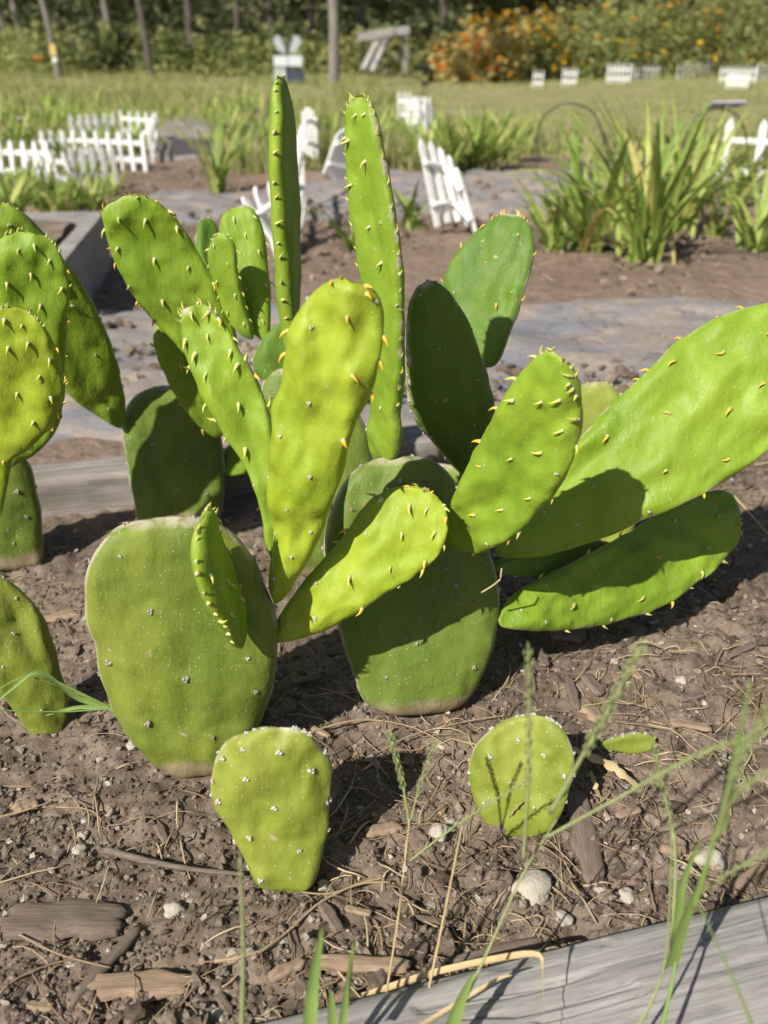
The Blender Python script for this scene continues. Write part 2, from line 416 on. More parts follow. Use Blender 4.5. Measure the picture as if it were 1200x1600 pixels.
def lump(seed, sub=1, sq=(1, 1, .75), amt=.35):
    bm = bmesh.new(); bmesh.ops.create_icosphere(bm, subdivisions=sub, radius=1)
    for v in bm.verts:
        n = mnoise.noise(v.co * 1.1 + Vector((seed * 3.1, seed * 1.7, 0))) * amt * 1.5 + mnoise.noise(v.co * 2.7 + Vector((seed, 0, seed * 2.2))) * amt * .9 + mnoise.noise(v.co * 6.1 + Vector((0, seed, seed * 1.2))) * amt * .55
        v.co = v.co * (1 + n); v.co.x *= sq[0]; v.co.y *= sq[1]; v.co.z *= sq[2]
    V = np.array([v.co[:] for v in bm.verts]); F = np.array([[v.index for v in f.verts] for f in bm.faces]); bm.free()
    return V, F
def scatter(name, vars_, P, size, mat, smooth=False):
    """many lumps joined into one mesh"""
    Vs, Fs, k = [], [], 0
    for i, p in enumerate(P):
        V, F = vars_[i % len(vars_)]
        a, b2, g = rng.random(3) * 6.283
        ca, sa, cb, sb = math.cos(a), math.sin(a), math.cos(b2 * .2), math.sin(b2 * .2)
        Rm = np.array([[ca, -sa, 0], [sa, ca, 0], [0, 0, 1]]) @ np.array([[1, 0, 0], [0, cb, -sb], [0, sb, cb]])
        Vs.append((V * size[i] * (.8 + .4 * rng.random(3))) @ Rm.T + p); Fs.append(F + k); k += len(V)
    me = mesh(name, np.concatenate(Vs), np.concatenate(Fs), mat, smooth)
    return link(name, me)
def bed_points(n, ymin=.36, ymax=1.3, near=1.0):
    out = []
    while len(out) < n:
        y = ymin + (ymax - ymin) * rng.random() ** (1.0 + near)
        hw = .24 + .46 * y
        x = (rng.random() * 2 - 1) * hw
        q = -x * math.sin(BED_ANG) + y * math.cos(BED_ANG)
        if .372 < q < 1.165: out.append((x, y))
    return np.array(out)
big_l = [lump(s, 2, (1, .8, .72), .85) for s in range(9)]
mid_l = [lump(s + 10, 1, (1, .75, .65), .75) for s in range(8)]
sml_l = [lump(s + 30, 0 + 1, (1, .9, .8), .4) for s in range(4)]
def ico0(seed):
    bm = bmesh.new(); bmesh.ops.create_icosphere(bm, subdivisions=1, radius=1); bm.free()
    t = (1 + 5 ** .5) / 2
    V = np.array([(-1, t, 0), (1, t, 0), (-1, -t, 0), (1, -t, 0), (0, -1, t), (0, 1, t), (0, -1, -t), (0, 1, -t), (t, 0, -1), (t, 0, 1), (-t, 0, -1), (-t, 0, 1)], float) / 1.9
    F = np.array([(0, 11, 5), (0, 5, 1), (0, 1, 7), (0, 7, 10), (0, 10, 11), (1, 5, 9), (5, 11, 4), (11, 10, 2), (10, 7, 6), (7, 1, 8), (3, 9, 4), (3, 4, 2), (3, 2, 6), (3, 6, 8), (3, 8, 9), (4, 9, 5), (2, 4, 11), (6, 2, 10), (8, 6, 7), (9, 8, 1)])
    r = np.random.default_rng(seed); V = V * (1 + (r.random((12, 1)) - .5) * .7); V[:, 2] *= .8
    return V, F
tiny_l = [ico0(s) for s in range(8)]
def do_soil_bits():
    # where the soil is crumbly (left and front) there are more clods
    def crumb(p):
        v = fbm(p[:, 0] * 3.1 + 4, p[:, 1] * 3.1, 2, 51) + .15
        return v < .16 + .25 * (rng.random(len(p)) - .4)
    P = bed_points(5200, near=.6); P = P[crumb(P)]; sz = .0028 + .0066 * rng.random(len(P)) ** 2.6
    P3 = np.c_[P, soil_z(P[:, 0], P[:, 1]) + sz * .25]
    tag(scatter('soil_clods', big_l, P3, sz, M_CLOD, False), 'dark brown crumbled soil clods covering the bed', 'soil', kind='stuff')
    P = bed_points(17000, near=.8); sz = .0011 + .0024 * rng.random(len(P)) ** 2.2
    P3 = np.c_[P, soil_z(P[:, 0], P[:, 1]) + sz * .3]
    tag(scatter('soil_crumbs', tiny_l + mid_l[:3], P3, sz, M_CLOD, False), 'fine loose crumbs of brown soil between the cacti', 'soil', kind='stuff')
    P = bed_points(2400, near=.7); sz = .0013 + .0032 * rng.random(len(P)) ** 2.6
    P3 = np.c_[P, soil_z(P[:, 0], P[:, 1]) + sz * .55]
    tag(scatter('gravel', mid_l, P3, sz, M_PEB, False), 'small pale pebbles scattered over the brown soil', 'gravel', kind='stuff')
    # dry straw and root threads
    mb = MB()
    P = bed_points(2600, near=.5)
    for (x, y) in P:
        dense = fbm(np.array([x * 4.0]), np.array([y * 4.0]), 2, 77)[0] + .35 * (x > -.05)
        if rng.random() > .35 + .8 * dense: continue
        L = .012 + .055 * rng.random() ** 1.7; a = rng.random() * 6.283; cur = (rng.random() - .5) * 2.2
        pts = []; px, py = x, y
        for k in range(6):
            pts.append((px, py)); a += cur * .2 + (rng.random() - .5) * .25
            px += math.cos(a) * L / 5; py += math.sin(a) * L / 5
        zz = soil_z([p[0] for p in pts], [p[1] for p in pts])
        lift = .003 + .004 * rng.random()
        r0 = .00035 + .0006 * rng.random() ** 2
        zm = max(zz)
        mb.tube([(p[0], p[1], .35 * z + .65 * zm + lift * (1 - abs(k - 2.5) / 3.5)) for k, (p, z) in enumerate(zip(pts, zz))], [r0, r0, r0 * 1.1, r0, r0, r0 * .6], 4)
    tag(mb.build('straw_litter', M_STRAW), 'dry straw and thin root bits strewn on the soil', 'straw', kind='stuff')
do_soil_bits()

def fabric(name, corners, seed, z0=.0, wr=1.0):
    """a wrinkled sheet between four ground corners (px) with ragged edges"""
    C = [gnd(*c, z=GZ) for c in corners]     # near-left, near-right, far-right, far-left
    nu, nv = 160, 50
    u = np.linspace(0, 1, nu)[None, :]; v = np.linspace(0, 1, nv)[:, None]
    ru = u + 0 * v; rv = v + 0 * u
    A = [np.array(c[:]) for c in C]
    P = (A[0][None, None] * ((1 - ru) * (1 - rv))[..., None] + A[1] * (ru * (1 - rv))[..., None] + A[2] * (ru * rv)[..., None] + A[3] * ((1 - ru) * rv)[..., None])
    edge = .10 * fbm(P[..., 0] * 3, P[..., 1] * .4, 4, seed)
    P[..., 1] += edge * (np.abs(rv - .5) * 2) ** 2
    P[..., 2] += z0 + .014 * wr + wr * .03 * fbm(P[..., 0] * 3 + P[..., 1] * 2, P[..., 1] * 5, 4, seed + 3) + wr * .012 * np.clip(1 - 5 * np.abs(fbm(P[..., 0] * 1.5, P[..., 1] * 3, 2, seed + 9)), 0, 1)
    ground_amp = np.clip((P[..., 1] - 1.6) / 1.5, 0, 1)
    X, Y = P[..., 0], P[..., 1]
    P[..., 2] += (.05 * fbm(X * 1.1, Y * 1.1, 3, 3) + .03 * fbm(X * 5, Y * 5, 3, 5)) * ground_amp * (Y > 1.7)
    P[..., 2] -= (.045 if wr > .5 else .02) * ((np.abs(rv - .5) * 2) ** 6 + (np.abs(ru - .5) * 2) ** 30) * (1 + fbm(X * 6, Y * 6, 3, seed + 31))
    i = np.arange(nv - 1)[:, None] * nu + np.arange(nu - 1)[None]
    F = np.stack([i, i + 1, i + nu + 1, i + nu], -1).reshape(-1, 4)
    return link(name, mesh(name, P.reshape(-1, 3), F, M_FABRIC))
o = fabric('landscape_fabric', [(-500, 760, ), (1750, 655), (1500, 455), (-250, 470)], 5)
tag(o, kind='structure')
o = fabric('landscape_fabric', [(180, 352), (1000, 345), (900, 268), (240, 290)], 9, .006); tag(o, kind='structure')
o = fabric('landscape_fabric', [(225, 262), (345, 262), (325, 186), (262, 190)], 15, .004, .1); o.name = 'path'; o.data.materials[0] = M_PATH; tag(o, kind='structure')
#STRUCT_END

# ------------------------------------------------------------------ timbers round the bed
def timber(name, p0, p1, width, height, mat, seed, label, cat='timber', nl=260, nc=26, rnd=.012, rough=1.0):
    """p0-p1: the top edge farther from the camera; the beam lies towards the camera from it"""
    p0 = Vector(p0); p1 = Vector(p1); L = (p1 - p0).length; a = (p1 - p0).normalized(); s = Vector((a.y, -a.x, 0)).normalized(); up = s.cross(a).normalized()
    if up.z < 0: up = -up
    prof = []                                          # cross-section (s, up), far edge at s=0
    def side(x0, y0, x1, y1, n):
        for k in range(n): prof.append((x0 + (x1 - x0) * k / n, y0 + (y1 - y0) * k / n))
    side(0, -height, 0, -rnd, nc // 2)
    for k in range(5): t = k / 5 * math.pi / 2; prof.append((rnd - rnd * math.cos(t), -rnd + rnd * math.sin(t)))
    side(rnd, 0, width - rnd, 0, nc * 2)
    for k in range(5): t = k / 5 * math.pi / 2; prof.append((width - rnd + rnd * math.sin(t), -rnd + rnd * math.cos(t)))
    side(width, -rnd, width, -height, nc // 2); side(width, -height, 0, -height, 4)
    m = len(prof); U = np.linspace(0, L, nl); PR = np.array(prof)
    per = np.concatenate([[0], np.cumsum(np.linalg.norm(np.diff(PR, axis=0), axis=1))])
    UU, CC = np.meshgrid(U, per, indexing='ij')
    g = fbm(UU * 6 + 3, CC * 170, 3, seed) * .0016 + fbm(UU * 3, CC * 25, 3, seed + 4) * .003
    crk = 1 - np.abs(fbm(UU * 2.6 + seed, CC * 75 + fbm(UU * 5, CC * 0 + seed, 2, seed + 3) * 1.5, 2, seed + 7)) * 8
    g -= np.clip(crk, 0, 1) ** 1.5 * .0045 * (fbm(UU * 4, CC * 8, 2, seed + 8) > -.02)
    g *= rough
    V = []
    cen = np.array([width / 2, -height / 2])
    for i in range(nl):
        for j in range(m):
            n = PR[j] - cen; n = n / (abs(n / np.array([width / 2, height / 2])).max() + 1e-6) if False else np.sign(n) * (np.abs(n / np.array([width / 2, height / 2])) ** 6)
            n = n / (np.linalg.norm(n) + 1e-9)
            q = PR[j] + n * g[i, j]
            V.append(p0 + a * U[i] + s * q[0] + up * q[1])
    F = []
    for i in range(nl - 1):
        for j in range(m):
            F.append((i * m + j, i * m + (j + 1) % m, (i + 1) * m + (j + 1) % m, (i + 1) * m + j))
    F.append(tuple(range(m))); F.append(tuple((nl - 1) * m + j for j in range(m))[::-1])
    # local X along the grain
    M = Matrix.Translation(p0) @ Matrix((a, -s, up)).transposed().to_4x4()
    Mi = M.inverted()
    me = mesh(name, [Mi @ v for v in V], F, mat)
    o = bpy.data.objects.new(name, me); COL.objects.link(o); o.matrix_basis = M
    return tag(o, label, cat)
tz = .030
e0 = gnd(345, 1600, tz); e1 = gnd(1200, 1391, tz); d = (e1 - e0).normalized()
timber('landscape_timber', e0 - d * .55, e1 + d * .6, .105, .085, M_TIMBER, 3, 'weathered grey cracked timber edging the bed at bottom right', nl=420, nc=44)
b0 = gnd(42, 722, .055); b1 = gnd(192, 703, .055); bd = (b1 - b0); bd.z = 0; bd = Vector((math.cos(BED_ANG), math.sin(BED_ANG), 0))
timber('landscape_timber', b0 - bd * .7, b0 + bd * 1.9, .075, .11, M_TIMBER_BROWN, 13, 'brown-grey timber along the back of the cactus bed', nl=220, nc=14)
# raised planter corner at left: top rail, right wall, front wall
def planter():
    zt = .135
    c = gnd(98, 408, zt); r = gnd(163, 329, zt); l = Vector((-1.75, 0, 0))
    ax = (r - c); ax.z = 0; depth = ax.length; ay = ax.normalized(); axx = Vector((ay.y, -ay.x, 0))   # to the right
    root = empty('raised_planter', (c.x, c.y, GZ))
    def board(p, q, th, h, top, side):
        mb = MB(); dirv = (q - p).normalized(); sd = side
        prof = [(0, 0), (0, -h), (th, -h), (th, 0)]
        n = 30; V = []
        for i in range(n + 1):
            for (s_, u_) in prof:
                w = Vector((random.uniform(-.001, .001), random.uniform(-.001, .001), random.uniform(-.001, .001)))
                V.append(p + dirv * (q - p).length * i / n + sd * s_ + Vector((0, 0, top + u_ - p.z)) + w)
        F = []
        for i in range(n):
            for j in range(4): F.append((i * 4 + j, i * 4 + (j + 1) % 4, (i + 1) * 4 + (j + 1) % 4, (i + 1) * 4 + j))
        F += [(0, 1, 2, 3), (n * 4 + 3, n * 4 + 2, n * 4 + 1, n * 4)]
        mb.add(V, F); return mb
    far = c + ay * depth
    left = Vector((-axx.x, -axx.y, 0))
    board(c, far, .045, .20, zt - .003, left).build('side_board', M_TIMBER, root, False)
    board(c + left * .0455, c + left * 1.6, .045, .20, zt - .001, ay).build('front_board', M_TIMBER, root, False)
    board(far + left * .0455, far + left * 1.6, .045, .20, zt - .001, -ay).build('back_board', M_TIMBER, root, False)
    mb = MB(); n = 12
    V = [c + left * (.09 + 1.4 * i / n) + ay * (.045 + (depth - .09) * j / n) + Vector((0, 0, -.02 + random.uniform(-.008, .008))) for i in range(n + 1) for j in range(n + 1)]
    F = [(i * (n + 1) + j, (i + 1) * (n + 1) + j, (i + 1) * (n + 1) + j + 1, i * (n + 1) + j + 1) for i in range(n) for j in range(n)]
    mb.add(V, F); mb.build('soil_fill', M_SOIL, root)
    # lid boards: weathered planks over the frame at the right end
    tag(root, 'weathered grey wooden raised planter behind the left cacti', 'planter')
planter()

# ------------------------------------------------------------------ cactus pads
def spine_mesh(name, L, r, curl, mats, n=7, seg=6, wool=1.0):
    """curved fleshy cone along +Z bending to +X, with a woolly base"""
    mb = MB(); pts = []; rad = []
    for i in range(seg + 1):
        t = i / seg
        pts.append((curl * L * t * t, 0, L * (t - .25 * abs(curl) * t * t) - .0008)); rad.append(r * (1 - t ** 1.7) * (.75 + .5 * math.sin(math.pi * min(1, t * 1.4)) * .5) + .00008)
    mb.tube(pts, rad, n); nf = len(mb.f)
    V, F = lump(int(L * 1e5) % 97, 1, (1, 1, .75), .45)
    mb.add(V * r * 1.2 * wool, F.tolist())
    me = mb.mesh(name, mats)
    for i, p in enumerate(me.polygons): p.material_index = 0 if i < nf else 1
    return me
SP_G = [spine_mesh('spine', L, .0017, c, [M_SPG, M_WOOL]) for L, c in ((.0095, .45), (.0080, .3), (.0105, .6))]
SP_A = [spine_mesh('spine', L, .0018, c, [M_SPA, M_WOOL]) for L, c in ((.0085, .5), (.0070, .35), (.0095, .65))]
def areole_mesh(r, mat, s):
    mb = MB()
    for k in range(3):
        V, F = lump(s + k * 3, 1, (1, .9, .8), .5)
        off = np.array([math.cos(k * 2.1 + s) * r * .5, math.sin(k * 2.1 + s) * r * .5, r * .25 * k])
        mb.add(V * r * (.75 - .12 * k) + off, F.tolist())
    return mb.mesh('areole', mat)
AR_W = [areole_mesh(.0018, M_WOOL, s) for s in (1, 5)]
AR_G = [areole_mesh(.0027, M_GREYWOOL, s) for s in (2, 7)]
M_SCAB = flat_mat('scab_brown', (.34, .19, .12), .9, .1, .3, 300)
AR_B = [areole_mesh(.0030, M_SCAB, s) for s in (3, 8)]
KINDS = {'g': SP_G, 'a': SP_A, 'w': AR_W, 'o': AR_G, 'b': AR_B}

class Pad:
    def __init__(s, parent, base, tip, outline, yaw=0, th=.014, mat=None, bend=0.0, side_bend=0.0, seed=1, wob=.0018, NU=64, NV=26, real=None, name='pad', vs_=1.0):
        """base/tip = (px,py,Y); outline in px is projected on the pad's own plane; real=(width,) builds a regular obovate pad instead"""
        s.B = at(*base); s.T = at(*tip); s.a = (s.T - s.B).normalized(); s.seed = seed; s.th = th * (.80 if th < .016 else .86); s.bend = bend; s.sb = side_bend; s.wob = wob
        mid = (s.B + s.T) / 2; view = (mid - CAM).normalized()
        w0 = s.a.cross(view).normalized(); n0 = w0.cross(s.a).normalized()
        if n0.dot(view) > 0: n0 = -n0
        q = Quaternion(s.a, R(yaw)); s.n = (q @ n0).normalized(); s.w = s.n.cross(s.a).normalized()   # w: to the photo's left/right
        if real:
            L = (s.T - s.B).length; hw = real[0] / 2; pts = []
            for k in range(40):
                t = k / 39; x = hw * (min(1, (t + .06) / .62) ** .62 if t < .62 else math.sqrt(max(0, 1 - ((t - .62) / .39) ** 2)))
                pts.append((t * L, x))
            poly = [Vector((u, v, 0)) for u, v in pts] + [Vector((u, -v, 0)) for u, v in pts[::-1]]
        else:
            poly = []
            for (x, y) in outline:
                dd = ray(x, y); t = (s.B - CAM).dot(s.n) / dd.dot(s.n); p = CAM + dd * t - s.B
                poly.append(Vector((p.dot(s.a), p.dot(s.w) * vs_, 0)))
            poly = spline(poly, 220, True)
        us = np.array([p.x for p in poly]); vs = np.array([p.y for p in poly])
        s.u0, s.u1 = us.min(), us.max(); s.L = s.u1 - s.u0
        # left/right edge as a function of u
        s.ug = np.linspace(0, 1, 240); lo = np.zeros(240); hi = np.zeros(240)
        x1, y1, x2, y2 = us, vs, np.roll(us, -1), np.roll(vs, -1)
        for k, t in enumerate(s.ug):
            u = s.u0 + s.L * (0.002 + .996 * t); c = (x1 - u) * (x2 - u) <= 0; c &= (np.abs(x2 - x1) > 1e-9)
            vv = y1[c] + (u - x1[c]) / (x2[c] - x1[c]) * (y2[c] - y1[c]); lo[k], hi[k] = vv.min(), vv.max()
        if not real:
            for arr, sg in ((lo, -1), (hi, 1)):
                for k in range(240):
                    u = s.ug[k] * s.L; fade = math.sin(math.pi * s.ug[k]) ** .5
                    arr[k] += sg * fade * (.0016 * mnoise.noise(Vector((u * 42, sg * 3.1, seed * 1.9))) + .0009 * mnoise.noise(Vector((u * 110, sg * 5.7, seed * 2.3))))
        s.lo, s.hi = lo, hi; s.Wd = (hi - lo).max()
        s.bumps = []; s.NU, s.NV = NU, NV; s.mat = mat; s.parent = parent; s.name = name
    def uv(s, px, py):
        dd = ray(px, py); t = (s.B - CAM).dot(s.n) / dd.dot(s.n); p = CAM + dd * t - s.B
        tu = (p.dot(s.a) - s.u0) / s.L; l = np.interp(tu, s.ug, s.lo); h = np.interp(tu, s.ug, s.hi)
        return tu, (p.dot(s.w) - (l + h) / 2) / max(1e-6, (h - l) / 2)
    def surf(s, tu, tv, face=1):
        """point on the surface; tu 0..1 along, tv -1..1 across"""
        tu = min(1, max(0, tu)); tv = min(1, max(-1, tv))
        l = float(np.interp(tu, s.ug, s.lo)); h = float(np.interp(tu, s.ug, s.hi))
        v = (l + h) / 2 + tv * (h - l) / 2; u = s.u0 + s.L * tu
        hw = (h - l) / 2
        e = max(0, 1 - abs(tv) ** 6.0) ** .5 * max(0, 1 - abs(2 * tu - 1) ** 14) ** .5
        loc = min(1.0, (hw / (s.Wd * .5)) ** .5 + .15)
        H = s.th * e * loc * (1.12 - .3 * tu)
        off = s.bend * s.L * ((tu - .15) ** 2) + s.sb * s.Wd * (tv * tv - .3) * .5
        P = Vector((u * 9, v * 9, s.seed * 7.3))
        off += s.wob * 2.1 * mnoise.noise(P * 1.0) * (.4 + abs(tv))
        off += s.wob * 1.9 * mnoise.noise(Vector((u * 20 + v * 16, v * 42 - u * 12, s.seed * 3.1))) + s.wob * .9 * (1 - 2 * abs(mnoise.noise(Vector((u * 14 - v * 9, v * 30 + u * 6, s.seed * 2.7)))))
        off += s.wob * .6 * mnoise.noise(Vector((u * 55 + v * 40, v * 90 - u * 30, s.seed * 5.1))) * face
        b = 0
        if face > 0:
            for (bu_, bv_, am) in s.bumps:
                d2 = ((u - bu_) ** 2 + (v - bv_) ** 2) / (.0062 ** 2)
                if d2 < 9: b += am * math.exp(-d2)
                d3 = ((u - bu_ - .008) ** 2 + (v - bv_) ** 2) / (.009 ** 2)
                if d3 < 9: b -= am * .8 * math.exp(-d3)
        return s.B + s.a * u + s.w * v + s.n * (face * H + off + b * min(1, e * 1.5))
    def normal(s, tu, tv):
        p = s.surf(tu, tv); du = s.surf(tu + .01, tv) - s.surf(tu - .01, tv); dv = s.surf(tu, tv + .02) - s.surf(tu, tv - .02)
        n = du.cross(dv)
        if n.length < 1e-9: return s.n
        n.normalize(); return n if n.dot(s.n) > 0 else -n
    def bump_at(s, px, py, am=.0017):
        tu, tv = s.uv(px, py); l = np.interp(tu, s.ug, s.lo); h = np.interp(tu, s.ug, s.hi)
        s.bumps.append((s.u0 + s.L * tu, (l + h) / 2 + tv * (h - l) / 2, am))
    def build(s):
        NU, NV = s.NU, s.NV; V = []; E = []; F = []
        tus = [.5 - .5 * math.cos(math.pi * (i + .35) / (NU + .7 - 1)) for i in range(NU)]
        tvs = [math.copysign(1 - (1 - abs(k)) ** 1.7, k) for k in np.linspace(-1, 1, NV)]
        rows = 2 * NV - 2
        for tu in tus:
            for j in range(NV): V.append(s.surf(tu, tvs[j], 1)); E.append(max(abs(tvs[j]), abs(2 * tu - 1) if tu > .5 else 0))
            for j in range(NV - 2, 0, -1): V.append(s.surf(tu, tvs[j], -1)); E.append(max(abs(tvs[j]), abs(2 * tu - 1) if tu > .5 else 0))
        for i in range(NU - 1):
            for j in range(rows):
                F.append((i * rows + j, i * rows + (j + 1) % rows, (i + 1) * rows + (j + 1) % rows, (i + 1) * rows + j))
        for i, tu, flip in ((0, 0, 1), (NU - 1, 1, 0)):
            k = len(V); c = sum((V[i * rows + j] for j in range(rows)), Vector()) / rows; V.append(c); E.append(1 if tu else 0)
            for j in range(rows):
                q = (k, i * rows + j, i * rows + (j + 1) % rows); F.append(q[::-1] if flip else q)
        me = mesh(s.name, [v[:] for v in V], F, s.mat)
        at_ = me.attributes.new('edge', 'FLOAT', 'POINT'); at_.data.foreach_set('value', E)
        bm = bmesh.new(); bm.from_mesh(me); bmesh.ops.recalc_face_normals(bm, faces=bm.faces); bm.to_mesh(me); bm.free()
        s.o = link(s.name, me, s.parent); return s.o
    # spines -----------------------------------------------------------------
    def put(s, kind, p, n, lean, sc=1.0):
        me = random.choice(KINDS[kind]); nm = 'spine' if kind in 'ga' else 'areole'
        ax = n if kind in 'wob' else (n * .75 + lean * .55)
        M = Matrix.Translation(p) @ frame(ax, lean) @ Matrix.Rotation(random.uniform(-.8, .8), 4, 'Z') @ Matrix.Rotation(random.uniform(-.3, .3), 4, 'X') @ Matrix.Scale(sc * random.uniform(.65, 1.15), 4)
        o = place(nm, me, s.o, M)
        return o
    def spots(s, pts, kind, lean=(0, 1), sc=1.0):
        """areoles at photo pixels on the front face; lean = in-picture direction the spines bend to"""
        lv = Vector((lean[0], 0, -lean[1])).normalized(); lv = (lv - s.n * lv.dot(s.n)).normalized()
        for q in pts:
            k = q[2] if len(q) > 2 else kind
            tu, tv = s.uv(q[0], q[1])
            if abs(tv) > .97 or tu > .985: s.edge_put(tu, 1 if tv > 0 else -1, k, lv, sc); continue
            s.put(k, s.surf(tu, tv), s.normal(tu, tv), lv, sc)
    def edge_put(s, tu, side, kind, lv, sc=1.0):
        tu = min(.999, max(0, tu)); p = s.surf(tu, side); t2 = min(.999, tu + .02); t1 = max(0, tu - .02)
        tang = (s.surf(t2, side) - s.surf(t1, side)); out = tang.cross(s.n).normalized()
        if out.dot(s.w * side) < 0: out = -out
        s.put(kind, p, (out + s.n * .25).normalized(), (lv * .6 + s.n * .3), sc)
    def auto(s, kind, spacing=.026, edge=.026, tipn=7, lean=(0, 1), sc=1.0, front=True, umin=.1):
        """a diagonal lattice on the front, a row along the rim, a crowd at the tip"""
        lv = Vector((lean[0], 0, -lean[1])).normalized(); lv = (lv - s.n * lv.dot(s.n)).normalized()
        if front:
            nr = max(2, int(s.L / spacing))
            for r in range(nr):
                tu = umin + (1 - umin) * (r + .5) / nr * .97; w = np.interp(tu, s.ug, s.hi) - np.interp(tu, s.ug, s.lo)
                k = max(1, int(w / spacing))
                for j in range(k):
                    tv = ((j + .5 + (.25 if r % 2 else -.25)) / k) * 2 - 1 + random.uniform(-.08, .08)
                    if abs(tv) > .86: continue
                    t2 = tu + random.uniform(-.015, .015)
                    s.put(kind, s.surf(t2, tv), s.normal(t2, tv), lv, sc)
        s.rim(kind, edge, tipn, lv, sc, umin)
    def rim(s, kind, edge=.026, tipn=7, lv=None, sc=1.0, umin=.1):
        if lv is None: lv = s.a
        n = int(s.L * (1 - umin) / edge)
        for side in (-1, 1):
            for k in range(n):
                s.edge_put(umin + (.93 - umin) * (k + .5 + random.uniform(-.2, .2)) / n, side, kind, lv, sc)
        for k in range(tipn):
            f = (k + .5) / tipn * 2 - 1; side = 1 if f > 0 else -1
            s.edge_put(.998 - .05 * abs(f) ** 2.2 + random.uniform(-.004, .0), side, kind, lv, sc * .8)

def cactus(base_px, label, z=0.0):
    p = gnd(*base_px, z); o = empty('prickly_pear_cactus', p)
    return tag(o, label, 'cactus', 'prickly pear cacti in the bed')
def mk(parent, base, tip, outline, mat, kind, spots=(), lean=(0, 1), yaw=0, auto=None, rim=None, bumps=True, sc=1.0, lab=None, **k):
    p = Pad(parent, base, tip, outline, yaw=yaw, mat=mat, **k)
    if bumps:
        for q in spots: p.bump_at(q[0], q[1])
    p.build()
    if lab: p.o['label'] = lab
    if spots: p.spots(spots, kind, lean, sc)
    if auto: p.auto(kind, lean=lean, sc=sc, **auto)
    if rim: p.rim(kind, sc=sc, **rim)
    return p
HI = dict(NU=96, NV=42)

# --- the cactus at left of centre: broad old pad with a young tuft, two long pads and a low one
cB = cactus((300, 1205), 'cactus left of centre whose broad scarred old pad carries upright yellow-green pads')
mk(cB, (300, 1210, .622), (265, 806, .632), [(305, 1210), (255, 1196), (215, 1163), (183, 1120), (158, 1060), (148, 1000), (133, 945), (135, 900), (152, 855), (190, 822), (250, 807), (310, 808), (360, 832), (395, 870), (415, 915), (432, 960), (433, 1020), (425, 1080), (405, 1130), (370, 1178), (345, 1202)],
   M_OLD, 'o', [(192, 856, 'w'), (239, 938), (174, 1020), (293, 1042), (235, 1109), (335, 1126), (400, 1061), (388, 1008, 'w')], yaw=-8, th=.021, bend=.0, seed=1, wob=.0022, rim=dict(edge=.045, tipn=3, umin=.35), lab='broad old basal pad with corky rim', **HI)
mk(cB, (428, 942, .632), (540, 434, .612), [(428, 943), (415, 922), (418, 884), (421, 837), (418, 787), (419, 748), (422, 710), (424, 651), (427, 628), (437, 597), (445, 547), (457, 508), (481, 467), (508, 444), (536, 434), (562, 440), (585, 457), (598, 485), (601, 527), (594, 570), (583, 609), (563, 647), (548, 690), (537, 733), (521, 779), (503, 826), (487, 865), (460, 911), (440, 940)],
   M_BRIGHT, 'w', [(495, 504, 'w'), (553, 485, 'a'), (561, 575, 'a'), (492, 620), (544, 679, 'a'), (446, 673), (495, 731), (457, 785), (489, 826), (432, 833), (461, 862), (437, 893), (447, 553, 'a'), (451, 514, 'a'), (480, 465, 'w'), (524, 438, 'a'), (537, 433, 'a'), (557, 440, 'a'), (568, 446, 'a'), (578, 455, 'a'), (590, 470, 'w'), (603, 525, 'a'), (600, 562, 'a'), (583, 616, 'a'), (418, 746), (523, 775)],
   lean=(.5, .9), yaw=-14, th=.0125, bend=.015, side_bend=-.05, seed=2, wob=.0042, **HI)
mk(cB, (432, 1003, .636), (692, 785, .658), [(430, 1000), (430, 975), (450, 940), (480, 905), (510, 870), (540, 830), (575, 785), (610, 765), (650, 760), (685, 775), (702, 805), (700, 840), (680, 875), (640, 905), (590, 935), (540, 970), (490, 992), (450, 1002)],
   M_BRIGHT, 'g', [(601, 779), (645, 788), (673, 793), (579, 831, 'w'), (633, 832), (684, 830), (614, 884), (553, 898), (501, 908, 'w'), (498, 963, 'w'), (454, 973, 'w'), (531, 816, 'a'), (525, 847), (585, 771), (643, 760, 'a'), (655, 760), (667, 765), (677, 772, 'a'), (686, 779, 'a'), (690, 783), (696, 788), (701, 808, 'a'), (697, 851), (667, 876, 'a'), (663, 890), (625, 917, 'w'), (570, 948, 'a')],
   lean=(-.35, .95), yaw=-4, th=.011, bend=.05, seed=3, wob=.0034, **HI)
mk(cB, (448, 905, .655), (308, 474, .70), [(285, 495), (300, 478), (325, 478), (350, 500), (375, 540), (400, 590), (422, 640), (434, 700), (445, 780), (462, 860), (460, 900), (440, 908), (418, 850), (402, 775), (375, 715), (340, 660), (310, 600), (290, 550)],
   M_FRESH, 'g', [(328, 521), (293, 530), (376, 566), (328, 580), (376, 628), (386, 698), (298, 573), (309, 550), (303, 488), (330, 487), (345, 497, 'a'), (367, 527), (365, 545), (402, 585, 'a'), (419, 633, 'w'), (322, 630), (345, 685, 'a'), (400, 753, 'w')],
   lean=(-.2, .9), yaw=-12, th=.011, bend=.02, seed=4, wob=.0030, rim=dict(edge=.05, tipn=8, umin=.5), **HI)
p = mk(cB, (374, 1003, .600), (298, 812, .565), None, M_YOUNG, 'g', yaw=68, th=.0095, bend=.10, real=(.066,), seed=5, wob=.002, rim=dict(edge=.013, tipn=7, umin=.12), auto=dict(spacing=.024, edge=.2, tipn=0, umin=.2), lean=(-.5, .8), lab='small young pad seen edge-on')

